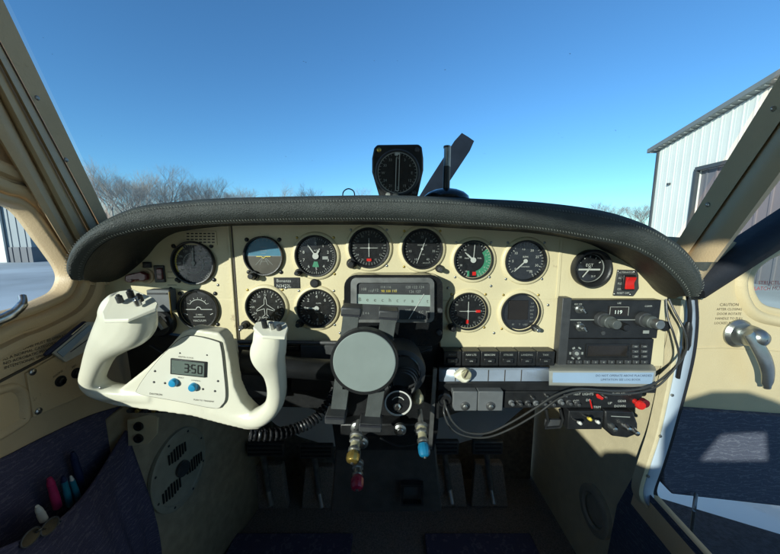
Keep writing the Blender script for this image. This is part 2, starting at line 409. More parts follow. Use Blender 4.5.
def place_tree(i, px, top_py, Y, label, group):
    if len(protos) < 4:
        tw, tr_ = tree(30+i, 10); rt = thing('bare_tree', label, 'tree', V((0,0,0)), group)
        tr_.build('trunk', 'bark', rt, smooth=0); tw.build('crown', 'twig', rt, smooth=0); protos.append(rt)
    else:
        src = protos[i % 4]; rt = src.copy(); C.objects.link(rt)
        for ch in list(src.children):
            c = ch.copy(); C.objects.link(c); c.parent = rt
        tag(rt, label, 'tree', group)
    top = P(px, top_py, Y); H = top.z+CZ
    rt.location = (top.x, Y, 0); s_ = H/10; rt.scale = (s_*1.15, s_*1.15, s_); rt.rotation_euler = (0, 0, random.uniform(0, 6.28)); return rt
TL = [(104,161,46,'tall bare tree right beside the left windshield post'),(128,163,50,'bare tree second from the left windshield post'),(152,162,52,'tallest crown of the left clump of bare trees'),
 (176,172,54,'bare tree at the middle of the left clump'),(201,175,56,'bare tree right of the clump middle with a round crown'),(223,173,60,'bare tree near the right end of the left clump'),(245,183,66,'low bare tree at the right end of the left clump')]
for i, (a, b_, y, l) in enumerate(TL): place_tree(i, a, b_, y, l, 'bare trees beyond the left of the glareshield')
ML = [(284,178,80,'bare tree alone left of the compass, taller of the pair'),(304,180,84,'bare tree left of the compass, smaller of the pair')]
for i, (a, b_, y, l) in enumerate(ML): place_tree(i+7, a, b_, y, l, 'small distant bare trees over the middle')
tag(place_tree(10, 360, 187, 100, 'tiny far bare tree just left of the top mounted indicator', 'small distant bare trees over the middle'))
for i in range(7):
    side = ['leftmost', 'second from the left', 'third from the left', 'middle', 'third from the hangar', 'second from the hangar', 'nearest the hangar'][i]
    place_tree(i+1, 592+i*9.5, 200+(i % 3)*2, 90+i, f'far bare treetop over the right glareshield, {side}', 'far bare treetops left of the hangar')
for i, (a, b_, l) in enumerate(((96,170,'bare tree half hidden by the left windshield post, behind the front row'),(118,172,'bare tree behind the gap of the first two left trees'),(141,172,'bare tree in the back row behind the tallest left crown'),(166,176,'bare tree in the back row left of the clump middle'),(190,180,'bare tree in the back row right of the clump middle'),(213,182,'bare tree in the back row near the right end'),(236,184,'low back row tree before the clump ends'))): place_tree(i+2, a, b_, 72+i, l, 'back row of bare trees on the left')
for i, (a, b_, l) in enumerate(((110,176,'slim young bare tree low at the far left of the clump'),(134,174,'slim young bare tree under the second crown from the left'),(160,178,'slim young bare tree under the tallest crown'),(184,184,'slim young bare tree under the middle crowns'),(207,186,'slim young bare tree right of the middle crowns'),(230,187,'slim young bare tree near the right end of the clump'),(258,189,'lone slim bare tree right of the clump'))): place_tree(i+1, a, b_, 40+i, l, 'slim young bare trees in front of the clump')
# faint strip of wood along the horizon
b = MB(); rnd = random.Random(3)
for i in range(2600):
    x = rnd.uniform(-420, 420); y = rnd.uniform(255, 300); h = rnd.uniform(3, 7); a = rnd.uniform(-.2,.2)
    b.add([(x-.25, y, -CZ), (x+.25, y, -CZ), (x+h*a, y, -CZ+h)], [(0,1,2)], True)
    for k in range(3):
        z = h*rnd.uniform(.4,.9); dx = rnd.uniform(-1.4,1.4); b.add([(x, y, -CZ+z-.2), (x, y, -CZ+z+.05), (x+dx, y, -CZ+z+1)], [(0,1,2)], True)
for i in range(5200):
    y = rnd.uniform(66, 84); x = y*rnd.uniform(-1.0, -.16); h = rnd.uniform(5.5, 10.5)*(1 if x < -.45*y else .86); z = 0; px_, py_ = x, y; a = rnd.uniform(-.12,.12)
    b.add([(x-.03, y, -CZ), (x+.03, y, -CZ), (x+h*a, y, -CZ+h)], [(0,1,2)], True)
    for k in range(6):
        z = h*rnd.uniform(.45,.95); dx = rnd.uniform(-.9,.9); xx = x+z*a; b.add([(xx-.015, y, -CZ+z), (xx+.02, y, -CZ+z), (xx+dx, y, -CZ+z+rnd.uniform(.5,1.3))], [(0,1,2)], True)
b.build('far_wood', 'twig', label='faint line of bare wood along the horizon', cat='wood', kind='stuff', smooth=0)

# ================================================================== our aircraft outside the cabin
pr = thing('propeller', 'dark propeller blade standing up beyond the glareshield, right of centre', 'propeller', V((0, 2.1, -.15)))
tip = P(468, 137, 2.1); hub = V((0, 2.1, -.15)); ax = (tip-hub).normalized(); sdv = ax.cross(V((0,1,0)))
for sg in (1, -1):
    rows = []
    n = 14
    for i in range(n+1):
        t = i/n; wd_ = .05+.062*math.sin(min(1, t*1.4)*math.pi/2) if t < .97 else .09
        c = hub+ax*sg*(tip-hub).length*t; tw = R(50-35*t); cd_ = sdv*math.cos(tw*.3)+V((0,1,0))*math.sin(tw)*.35
        th = .018*(1-.75*t)
        rows.append([c-cd_*wd_/1.9, c+V((0,-th,0)), c+cd_*wd_/1.9, c+V((0,th,0)), c-cd_*wd_/1.9])
    m_ = MB(); m_.loft(rows); m_.v = m_.v; k = len(rows)-1
    m_.add([rows[k][j] for j in range(4)], [(0,1,2,3)], True)
    m_.build('blade', 'prop_paint', pr, smooth=30)
m_ = MB(hub, X3, Z3); m_.lathe([(.16,-.12),(.15,0),(.11,.12)], n=24); m_.build('spinner_backplate', 'dull_metal', pr)
m_ = MB(hub+V((0,.05,0)), X3, V((0,0,-1))); m_.lathe([(.17,0),(.16,.1),(.10,.24),(.01,.34)], n=24); m_.build('spinner', 'metal', pr)
m_ = MB()
rows = []
for y, hw, zt, zb in ((.98,.50,-.02,-.75),(1.3,.46,-.03,-.72),(1.7,.38,-.05,-.62),(1.97,.26,-.06,-.40)):
    rows.append([V((hw*math.cos(a)*(1 if True else 0), y, (zt+zb)/2+(zt-zb)/2*math.copysign(abs(math.sin(a))**.7, math.sin(a)))) for a in [2*math.pi*i/28 for i in range(29)]])
m_.loft(rows); m_.add(rows[-1][:-1], [tuple(range(28))], True)
m_.build('engine_cowling', 'aircraft_white', label='white engine cowling ahead of the windshield', cat='cowling')
# right wing root: painted skin and the gritty wing walk on it
wz = -.80
wg = thing('wing', 'right wing root below the open door, white skin with gritty dark walkway', 'wing', V((1.2, .6, wz)))
m_ = MB(); rows = []
for x in (.608, 4.5):
    rows.append([V((x, y, wz+dz)) for y, dz in ((-1.2,-.02),(-.3,0),(.5,0),(.95,-.03),(1.15,-.09),(1.22,-.16),(1.1,-.24),(-1.2,-.25))])
m_.loft(rows); m_.build('skin', 'aircraft_white', wg, smooth=50)
e1_, e2_ = PZ(660, 498, wz+.004), PZ(780, 534, wz+.004); dd = (e2_-e1_)/(e2_.x-e1_.x); f_ = lambda x: e1_+dd*(x-e1_.x)
m_ = MB(); m_.add([f_(.609), V((.609,-1.0,wz+.004)), V((1.35,-1.0,wz+.004)), f_(1.35)], [(0,1,2,3)], True); m_.build('walkway', 'wingwalk', wg)
# ================================================================== cabin shell
XL, XR = -.56, .575
def yz(px, py, X=XL): q = PX(px, py, X); return (q.y, q.z)
WL = lambda x=XL: MB(V((x,0,0)), Y3, Z3)       # left wall frame: local x forward, y up, z into the cabin  (ex x ey = +X)
win = [yz(a, b) for a, b in ((4,201),(20,205),(32,214),(46,233),(60,253),(69,267),(72,279),(66,292),(52,300),(30,309),(5,317))]
win = [(.16,.285),(.24,.225),(.31,.15),(.36,.098),(.41,.066)]+win[0:]+[(.36,-.142),(.27,-.185),(.12,-.20),(-.05,-.195),(-.2,-.14),(-.34,-.112),(-.6,-.105),(-1.0,-.125),(-1.25,-.10),(-1.32,.12),(-1.28,.40),(-1.15,.48),(-.87,.475),(-.7,.41),(-.5,.37),(-.25,.33),(.0,.32)]  # aft outline, out of view, shaped to steer the sun onto panel and yoke
winl = [(p.x, p.y) for p in cspline([V((a, b, 0)) for a, b in win], 5)]
def offs(loop, d):
    out = []; m = len(loop)
    for i in range(m):
        t = (V((*loop[(i+1) % m], 0))-V((*loop[i-1], 0))).normalized(); out.append((loop[i][0]+t.y*d, loop[i][1]-t.x*d))
    return out
def area(l): return sum(l[i][0]*l[(i+1) % len(l)][1]-l[(i+1) % len(l)][0]*l[i][1] for i in range(len(l)))
sgn = 1 if area(winl) > 0 else -1
lw = [(-1.8,-1.02),(1.15,-1.02),(1.15,-.10),(.66,-.02),(.625,.03),yz(96,250),yz(60,190),yz(2,90),(.40,.30),(.36,.55),(-1.8,.55)]
b = WL(); b.prism(lw, -.03, 0, holes=[offs(winl, sgn*.012)]); b.build('left_wall', 'trim_cream', kind='structure', smooth=30)
# window with moulded surround
lwn = thing('side_window', 'left side window with moulded tan surround, snowy apron and blue building behind it', 'window', V((XL, .2, -.1)))
def prof_sweep(mb, loop, prof):                       # prof: list of (outward offset, height)
    rows = []
    for o_, h in prof: rows.append([mb.t((x, y, h)) for x, y in offs(loop, sgn*o_)])
    rows = [r+[r[0]] for r in rows]; mb.loft(rows)
b = WL(); prof_sweep(b, winl, [(-.002,-.028),(-.002,.0),(.001,.004),(.005,.0045),(.009,.002)]); b.build('window_bead', 'trim_cream', lwn, smooth=60)
b = WL(); prof_sweep(b, winl, [(.009,.001),(.0115,-.002),(.014,.006),(.020,.009),(.028,.007),(.031,.0)]); b.build('inner_moulding', 'wall_tan', lwn, smooth=50)
b = WL(); prof_sweep(b, winl, [(.034,-.001),(.037,.009),(.044,.012),(.052,.009),(.055,-.001)]); b.build('outer_moulding', 'trim_cream', lwn, smooth=50)
b = MB(V((XL-.02,0,0)), Y3, Z3); b.prism(winl, -.002, 0); b.build('pane', 'side_glass', lwn)

# windshield posts: long moulded strips, left and right
def strip_post(name, label, lines, material, X0, X1, py0, py1, zs):
    t = thing(name, label, 'windshield post', PX(lines[1][0][0], 200, X0 if True else X0))
    return t
def post(lines, prof, X_low, X_top, ylow, ytop):
    rows = []
    n = 10
    for i in range(n+1):
        k = i/n; row = []
        for (l, h) in zip(lines, prof):
            (ax_, ay_), (bx_, by_) = l; x = ax_+(bx_-ax_)*k; y = ay_+(by_-ay_)*k
            X = X_top+(X_low-X_top)*k; q = PX(x, y, X+h); row.append(q)
        rows.append(row)
    return rows
lp = thing('windshield_post', 'left windshield post in tan mouldings rising from the glareshield', 'windshield post', V((-.55, .55, 0)))
def LL(x0, y0, x1, y1, ya=-130, yb=285):
    s_ = (x1-x0)/(y1-y0); return ((x0+s_*(ya-y0), ya), (x0+s_*(yb-y0), yb))
La = LL(3,0,99,200); Lb = LL(0,40,86,200); Lb2 = LL(0,46,83,200); Lc = LL(0,58,75,200); Lc2 = LL(0,64,72,200); Ld = LL(0,92,56,200); Ld2 = LL(0,98,53,200); Le = LL(0,138,37,200)
XT = -.50
b = MB(); b.loft(post([La, La, Lb, Lb], [-.02,0,0,-.01], -.552, XT, 0, 0)); b.build('outer_strip', 'wall_tan', lp, smooth=30)
b = MB(); b.loft(post([Lb, Lb2, Lc, Lc2], [-.012,-.001,.004,-.006], -.552, XT, 0, 0)); b.build('rounded_bead', 'trim_cream', lp, smooth=60)
b = MB(); b.loft(post([Lc2, LL(0,74,67,200), LL(0,84,61,200), Ld, Ld2], [-.008,.002,.003,-.002,-.012], -.552, XT, 0, 0)); b.build('middle_moulding', 'wall_tan', lp, smooth=40)
b = MB(); b.loft(post([Ld2, LL(0,104,51,200), LL(0,120,45,200), Le, LL(0,143,35,200)], [-.012,-.002,.001,-.003,-.012], -.552, XT, 0, 0)); b.build('inner_moulding', 'trim_cream', lp, smooth=40)
for (x, y) in ((37,98),(66,160)):
    q = PX(x, y, -.52); b = MB(q, V((0,.6,-.5)), V((0,.5,.6))); b.lathe(dome(.0035,.002), n=12); b.build('screw', 'dull_metal', lp)

# right wall with the open doorway and post
rw = MB(V((XR,0,0)), V((0,-1,0)), Z3)
def ryz(px, py, X=XR): q = PX(px, py, X); return (-q.y, q.z)
jamb_pts = [(672,292),(664,340),(650,420),(640,478)]
b = rw
j = [ryz(*q) for q in jamb_pts]
b.prism([(-1.15,-1.02), (-j[3][0]*-1 if False else j[3][0], -1.02), j[3], j[2], j[1], j[0], (j[0][0]-.03, -.03), (-1.15,-.15)], -.03, 0)
b.build('right_wall', 'kick_tan', kind='structure', smooth=0)
rp_ = thing('windshield_post', 'right windshield post, olive tan strips in front of the white hangar', 'windshield post', V((.56, .6, 0)))
def RL(x0, y0, x1, y1, ya=-130, yb=262):
    s_ = (x1-x0)/(y1-y0); return ((x0+s_*(ya-y0), ya), (x0+s_*(yb-y0), yb))
Ra = RL(780,75,678,240); Rb = RL(780,121,700,236); Rb2 = RL(780,127,704,236); Rm = RL(780,150,718,238); Rc = RL(780,172,730,240); Rc2 = RL(780,180,734,240)
b = MB(); b.loft([r[::-1] for r in post([Ra, Ra, Rb, Rb], [.03,0,0,.012], .552, .50, 0, 0)]); b.build('outer_strip', 'wall_tan', rp_, smooth=30)
b = MB(); b.loft([r[::-1] for r in post([Rb, Rb2, RL(780,138,711,237), Rm, Rc, Rc2], [.012,.002,-.004,-.005,.0,.02], .552, .50, 0, 0)]); b.build('rounded_moulding', 'trim_cream', rp_, smooth=60)
for (x, y) in ((774,110),(709,205)):
    q = PX(x, y, .53)+V((-.006,-.004,0)); b = MB(q, V((.3,-1,0)), V((0,0,1))); b = MB(q, X3, Z3); b.lathe(dome(.004,.0025), n=12); b.build('screw', 'metal', rp_)
# windshield pane between the posts, down to the cowl
def lerp(a, b_, t): return a+(b_-a)*t
NL, NR = [PX(*[La[0][i]+(La[1][i]-La[0][i])*k for i in (0,1)], XT+(-.552-XT)*k)+V((-.004,.012,0)) for k in (0,.25,.5,.75,1)], [PX(*[Ra[0][i]+(Ra[1][i]-Ra[0][i])*k for i in (0,1)], .50+(.552-.50)*k)+V((.004,.012,0)) for k in (0,.25,.5,.75,1)]
rows = []
for i in range(5):
    k = i/4; l, r_ = NL[i], NR[i]; row = []
    for jx in range(17):
        t = jx/16; q = lerp(l, r_, t); bl = 4*t*(1-t); q = V((q.x, q.y+bl*(.06+.42*k), q.z+bl*(.10*(1-k)))); row.append(q)
    rows.append(row)
hd = []
for jx, q in enumerate(rows[0]):
    a_ = R(-90+180*jx/16); cl_ = V((.60*math.sin(a_), .405, .52+.12*math.cos(a_))); hd.append([q+V((0,.012,.004)), q+V((0,-.004,.012)), q.lerp(cl_,.5)+V((0,-.004,.01)), cl_+V((0,0,.004))])
rows.append([q+V((0,.03,-.05)) for q in rows[-1]])
b = MB(); b.loft(rows); ws_ = b.build('windshield', 'windshield_glass', label='wide clear curved windshield between the two tan posts', cat='windshield', smooth=180)
ROOT[ws_.name] = ROOT[ws_.name]
rnd = random.Random(11); b = MB(); tri_ = [f for f in ws_.data.polygons]
for i in range(46):
    f = rnd.choice(tri_[:62]); q = sum((ws_.data.vertices[j].co for j in f.vertices), V((0,0,0)))/4+ROOT[ws_.name]
    q = q+V((rnd.uniform(-.03,.03), 0, rnd.uniform(-.02,.02))); h_, loc_, nn_, fi_ = ws_.closest_point_on_mesh(q-ROOT[ws_.name]); q = loc_+ROOT[ws_.name]
    b.fr(q+V((0,-.001,0)), V((1,rnd.uniform(-.3,.3),rnd.uniform(-1,1))), V((0,.3,1))); L_ = rnd.uniform(.0006,.0016)
    b.box(0,0,0,L_*rnd.uniform(1,4 if i % 4 == 0 else 1.5),L_*.6,.0002)
b.build('bug_specks', 'dim_mark', ws_, smooth=0)

b = MB(); b.loft(hd); b.build('windshield_header', 'trim_cream', label='tan header strip over the windshield joining posts to ceiling', cat='header', solid=.01, smooth=60)
# floor, firewall, ceiling, rear bulkhead
b = MB(); b.box(0,0,0,0,0,0); b = MB(V((0,0,0)), X3, Y3); b.box(.0075, -.3, -1.0, 1.135, 3.0, .04); b.build('cabin_floor', 'carpet_dark', kind='structure')
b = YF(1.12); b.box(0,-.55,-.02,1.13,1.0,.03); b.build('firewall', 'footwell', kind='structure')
b = MB(); rows = []
for y in (.40, .2, -.4, -1.75): rows.append([V((.60*math.sin(a), y, .52+.12*math.cos(a))) for a in [R(-90+10*i) for i in range(19)]])
b.loft(rows); b.build('cabin_ceiling', 'headliner', kind='structure', solid=.02, smooth=60)
b = YF(-1.78); b.box(0,-.2,0,1.2,1.8,.04); b.build('rear_wall', 'headliner', kind='structure')
# right wall behind the door opening
b = MB(V((XR,0,0)), V((0,-1,0)), Z3); b.prism([(.45,-1.02),(1.8,-1.02),(1.8,.55),(.45,.55),(.5,.1),(.5,-.12)], -.03, 0); b.build('right_rear_wall', 'trim_cream', kind='structure')
# scuff fabric kick panel on right + door sill
s1, s2, s3 = PX(640,488,XR-.02), PX(700,560,XR-.02), PX(606,560,XR-.02)
ds = thing('door_sill', 'brown rubbed door sill running along the bottom right of the doorway', 'door sill', V((XR, .4, s1.z)))
b = MB(); a0, a1 = PX(641,470,XR), PX(712,560,XR+.0); off = V((-.03,-.02,-.03))
a0 = PX(641,484,XR); a1 = PX(706,556,XR); e_ = (a1-a0).normalized(); a1 = a0+e_*.6
b.loft([[a0+V((.02,0,-.05)), a0+V((.015,0,0)), a0+V((0,0,.004)), a0+V((-.012,0,-.004)), a0+V((-.018,0,-.05))],[a1+V((.02,0,-.05)), a1+V((.015,0,0)), a1+V((0,0,.004)), a1+V((-.012,0,-.004)), a1+V((-.018,0,-.05))]])
b.build('sill_cap', 'wall_tan', ds, smooth=70)
b = MB(); q = [PX(x, y, XR-.012) for x, y in ((632,478),(641,484),(706,556),(760,620),(596,620),(607,556),(617,505))]
b.add(q, [(0,1,2,3,4,5,6)], True); b.build('fabric_kick_strip', 'blue_fabric', ds)

# kick wall inside the footwell left: sits inboard of the left wall, carries the speaker
def K3(px, py, X): return PX(px, py, X)
b = MB(); cols = []
for X, pxl in ((-.545,128),(-.53,150),(-.50,200),(-.46,245)):
    cols.append([V((X, PX(pxl, y, X).y, z)) for y, z in ((430,-.40),(430,-1.0))])
cols[-1] = [V((-.45, 1.10, -.30)), V((-.45,1.10,-1.0))]; cols[0] = [V((-.552,.56,-.36)), V((-.552,.56,-1.0))]; cols[1] = [V((-.53,.66,-.34)), V((-.53,.66,-1.0))]; cols[2] = [V((-.505,.84,-.32)), V((-.505,.84,-1.0))]
b.loft(cols); b.build('left_kick_wall', 'kick_shaded', kind='structure', solid=.01)
def on_line(p, q, px, py):                             # point of the vertical plane through p,q
    n = (q-p).cross(Z3).normalized(); return PP(px, py, p, n), n
sp = thing('speaker_grille', 'oval slotted vent cover on the dark left kick wall', 'vent', V((-.52,.75,-.6)))
pa, pb = V((-.53,.66,-.5)), V((-.505,.84,-.5)); c_, n_ = on_line(pa, pb, 178, 468)
ex_ = (pb-pa).normalized()
hh = (on_line(pa,pb,178,430)[0].z-on_line(pa,pb,178,506)[0].z)/2
hw = (on_line(pa,pb,200,468)[0]-on_line(pa,pb,155,468)[0]).length/2
rr = max(hh, hw)*.97
b = MB(c_+ex_.cross(Z3)*.004, ex_, Z3); b.lathe([(rr,-.004),(rr,.004),(rr*.97,.006),(rr*.86,.006),(rr*.84,.004)], n=48, cap1=True, sx=hw/rr*1.02, sy=hh/rr*1.02); b.build('grille_plate', 'speaker_tan', sp)
b = MB(c_+ex_.cross(Z3)*.0105, ex_, Z3)
for k in range(3):
    b = MB(c_+ex_.cross(Z3)*.0105, ex_, Z3); a = R(100+120*k)
    for i in range(-3, 4):
        L_ = rr*.38*(1-abs(i)*.10); cx, cy = rr*.52*math.cos(a), rr*.52*math.sin(a)
        b.box((cx+i*.009)*hw/rr, cy, 0, .0035, L_, .002)
    b.build('slot_cluster', 'black', sp)
b = MB(c_+ex_.cross(Z3)*.010, ex_, Z3); b.cyl(0, 0, rr*.2, 0, .008); b.build('knob', 'dark_grey', sp, bevel=.001)
b = MB(c_+ex_.cross(Z3)*.010, ex_, Z3)
for i in range(8):
    a = R(22+45*i); b.lathe([(x, z) for x, z in dome(.003,.002)], hw*.92*math.cos(a), hh*.92*math.sin(a), n=8)
b.build('rim_screws', 'black', sp)
# right wall round outlet
c_ = PX(595, 510, XR-.004); ex_ = V((0,-1,0))
so_ = thing('round_vent', 'round screwed vent ring low on the right footwell wall', 'vent', c_)
b = MB(c_, ex_, Z3); b.lathe([(.062,-.004),(.062,.006),(.056,.009),(.044,.009),(.038,.003)], n=40, sy=1.05); ring_ = b.build('ring', 'speaker_tan', so_)
b = MB(c_, ex_, Z3); b.lathe([(.038,.001),(.030,.003),(.018,.006)], n=32, cap1=True); b.build('centre_cap', 'speaker_tan', so_)
for i in range(6):
    a = R(30+60*i); b = MB(c_, ex_, Z3); b.lathe([(x, z+.005) for x, z in dome(.003,.002)], .056*math.cos(a), .058*math.sin(a), n=8); b.build('screw', 'dull_metal', ring_)

# left wall lower panel: placard text, jack plate, armrest recess, chart and pen, pocket
b = WL(XL+.0008)
def yz2(px, py): return yz(px, py)
def wtext(mb, s_, x0, y0, x1, y1, size):
    a, c = V((*yz(x0, y0), 0)), V((*yz(x1, y1), 0)); mb.text(s_, a.x, a.y, size, .0, math.atan2((c-a).y, (c-a).x), 0)
pl = ['OPERATING LIMITATIONS', 'THIS AIRPLANE MUST BE OPERATED', 'AS A NORMAL CATEGORY AIRPLANE', 'NO ACROBATIC MANEUVERS', 'INTENTIONAL SPINS PROHIBITED']
for i, s_ in enumerate(pl): wtext(b, s_, 0+i*1.0, 351+i*4.2, 44+i, 337+i*4.2, .0060)
b.build('wall_placard', 'dark_text', label='small dark lettered placard printed on the tan left wall below the window', cat='placard')
jp = thing('jack_plate', 'tan screwed plate with two headset jacks on the left wall, behind the white yoke', 'jack plate', V((XL, *yz(55, 390))))
b = WL(); b.prism([yz(24,373), yz(75,344), yz(100,348), yz(98,388), yz(31,417)], -.001, .004); b.build('plate', 'wall_tan', jp, bevel=.001)
for (x, y, r_, m_) in ((30,372,.0055,'metal'),(36,411,.0055,'metal')):
    b = WL(); q = yz(x, y); b.lathe([(r, z+.004) for r, z in dome(r_,.003)], *q, n=16); b.build('screw', m_, jp)
for (x, y) in ((58,381),(74,373)):
    b = WL(); q = yz(x, y); b.lathe([(.0065,.004),(.0065,.009),(.004,.010),(.0035,.006)], *q, n=6); b.lathe([(.009,.004),(.009,.0055),(.006,.006)], *q, n=20, cap1=True); b.build('jack', 'black', jp)
    b = WL(); b.text('PHONE' if x == 58 else 'MIC', q[0]-.002, q[1]+.014, .005, .0046, -.0+R(18)); b.build('jack_lettering', 'dark_text', jp)
ar = thing('armrest_recess', 'rounded tan pull recess at the far left edge of the wall', 'armrest', V((XL, *yz(8, 400))))
q = [yz(a, c) for a, c in ((-40,408),(5,388),(18,389),(23,398),(24,412),(19,424),(-40,452))]; q = [(p.x, p.y) for p in cspline([V((*p, 0)) for p in q], 4)]
b = WL(); sg0 = sgn; sgn = 1 if area(q) > 0 else -1
prof_sweep(b, q, [(.006,-.001),(.004,.006),(0,.008),(-.004,.006),(-.008,.001)]); sgn = sg0; b.build('rim', 'trim_cream', ar, smooth=60)
b = WL(); b.prism(q, -.001, .0015); b.build('pad', 'wall_tan', ar)
# seam line of the wall panel
b = WL(XL); b.tube([b.t((*yz(x, y), .001)) for x, y in ((-30,398),(0,381),(48,356),(84,330),(104,318))], .0022, 6)
b.build('wall_seam', 'dark_text', kind='structure')
# papers and pen
pp_ = thing('folded_chart', 'folded white chart with blue edge tucked against the left wall under the glareshield tip', 'chart', V((XL, *yz(70, 345))))
b = WL(XL+.006); b.prism([yz(46,352), yz(82,322), yz(92,322), yz(90,346), yz(60,362)], 0, .004); b.build('sheet', 'paper', pp_)
b = WL(XL+.011); b.prism([yz(50,352), yz(83,325), yz(86,328), yz(56,357)], 0, .0015); b.build('blue_edge', 'placard_blue', pp_)
b = WL(XL+.011)
for i in range(6):
    a_, c_ = yz(64+i*3.4, 352-i*2.4), yz(70+i*3.4, 347-i*2.4+1); b.line(*a_, *c_, .0012, .0)
b.build('print', 'navy', pp_)
pn = thing('pen', 'black pen with silver clip lying along the chart on the left wall', 'pen', V((XL, *yz(65, 340))))
q0, q1 = PX(45,355,XL+.018), PX(85,322,XL+.018)
b = MB(); b.tube([q0, q0.lerp(q1,.08), q0.lerp(q1,.7), q0.lerp(q1,.95), q1], [.003,.0042,.0045,.004,.002], 12); b.build('barrel', 'navy', pn)
b = MB(); b.tube([q0.lerp(q1,.55)+V((.006,0,.002)), q0.lerp(q1,.93)+V((.006,0,.002)), q0.lerp(q1,.95)], .001, 6); b.build('clip', 'metal', pn)
# silver latch handle at far left of window
lh = thing('window_latch', 'silver latch lever at the lower left corner of the side window', 'latch', V((XL, *yz(6, 304))))
b = WL(XL+.012); q = [WL(XL+h).t((*yz(x, y), 0)) for x, y, h in ((-14,322,.012),(-2,314,.02),(6,304,.024),(10,296,.018))]; b.tube(spline(q, 5), [.007]*6+[.006]*5+[.0045]*5, 10); b.build('lever', 'metal', lh)
b = WL(); b.lathe([(.012,0),(.012,.008),(.009,.012)], *yz(-12, 321), n=20, cap1=True); b.build('pivot', 'dull_metal', lh)

# fabric pocket
pk = thing('map_pocket', 'purplish navy fabric map pocket bulging from the lower left wall', 'map pocket', V((XL, *yz(60, 500))))
b = WL(); tl = [(-40,474),(0,458),(40,438),(90,415),(128,404)]
top_ = spline([WL(XL+.004).t((*yz(x, y), 0)) for x, y in tl], 8)
rows = []
for i, q in enumerate(top_):
    k = i/(len(top_)-1); row = []
    for m_ in range(12):
        t = m_/11; z = q.z-(q.z+.62)*t; row.append(V((XL+.004+.012*math.sin(t*7+k*5)*t*.4+.006*t, q.y+(0)*(1-t), z)))
    rows.append(row)
b = MB(); b.loft(rows); b.build('backing', 'purple_fabric', pk, solid=.003, smooth=80)
mouth = spline([PX(x, y, X) for x, y, X in ((126,432,XL+.02),(112,455,XL+.035),(98,478,XL+.05),(82,500,XL+.065),(62,520,XL+.075),(36,536,XL+.08),(0,552,XL+.08),(-30,566,XL+.07))], 5)
rows = []
for i, q in enumerate(mouth):
    row = []
    for m_ in range(10):
        t = m_/9; sag = .012*math.sin(i*.55+t*3)+.006*math.sin(i*1.3+2); row.append(V((q.x+(.020*math.sin(t*2.4)+sag*t), q.y+.09*t*t*(.3), q.z-(q.z+.74)*t)))
    rows.append(row)
b = MB(); b.loft(rows); b.build('front', 'purple_fabric', pk, solid=.003, smooth=80)
b = MB(); b.tube([q+V((0,0,.001)) for q in mouth], .0035, 8); b.build('hem', 'purple_fabric', pk)
def stick(name, label, cat, col, x0, y0, x1, y1, r, X, capc=None, capr=None):
    t = thing(name, label, cat, PX(x0, y0, X)); q0, q1 = PX(x0, y0, X), PX(x1, y1, X+.006)
    b = MB(); b.tube([q0, q0.lerp(q1,.05), q0.lerp(q1,.6), q0.lerp(q1,.62), q0.lerp(q1,.97), q1], [r*.6, r, r, r*.92, r*.85, r*.4], 14); b.build('body', col, t)
    if capc: b = MB(); b.tube([q1, q1.lerp(q1+(q1-q0), .02), q1+(q1-q0).normalized()*r*2.2], [capr or r*.9, capr or r*.9, (capr or r)*.5], 14); b.build('cap', capc, t)
stick('marker', 'pink marker standing in the map pocket', 'marker', 'pink', 58,508,51,484, .0056, XL+.03, 'pink')
stick('marker', 'blue marker beside the pink one in the map pocket', 'marker', 'teal', 70,506,64,481, .0046, XL+.034, 'navy')
stick('marker', 'blue marker with pale tip, right end of the map pocket row', 'marker', 'teal', 79,501,72,480, .0042, XL+.036, 'white_plastic', .0028)
stick('flashlight', 'dark blue flashlight standing behind the markers in the map pocket', 'flashlight', 'navy', 82,488,74,458, .0058, XL+.018, 'navy')
stick('bottle', 'small white capped bottle poking out of the map pocket', 'bottle', 'white_plastic', 44,520,39,510, .0048, XL+.05, 'white_plastic', .004)
gl_ = thing('sunglasses', 'folded metal rimmed sunglasses resting on the map pocket edge', 'glasses', PX(40, 528, XL+.085))
for (x, y) in ((31,537),(50,526)):
    q = PX(x, y, XL+.088); b = MB(q, V((0,.95,.30)), V((-.3,-.2,.9))); pts = [b.t((.011*math.cos(a), .008*math.sin(a), 0)) for a in [2*math.pi*i/24 for i in range(24)]]; b.tube(pts, .0011, 6, closed=True); b.build('rim', 'dark_grey', gl_)
    b = MB(q, V((0,.95,.30)), V((-.3,-.2,.9))); b.lathe([(.0138,0)], n=24); b = MB(q, V((0,.95,.30)), V((-.3,-.2,.9))); b.cyl(0,0,.0106,-.0005,.0005, sy=.72); b.build('lens', 'lcd_dark', gl_)
b = MB(); b.tube(spline([PX(36,533,XL+.088), PX(41,529,XL+.094), PX(45,529,XL+.088)], 4), .001, 6); b.build('bridge', 'metal', gl_)
b = MB(); b.tube(spline([PX(56,521,XL+.088), PX(60,522,XL+.08), PX(40,540,XL+.08), PX(20,548,XL+.082)], 6), .0013, 6); b.build('temple', 'metal', gl_)

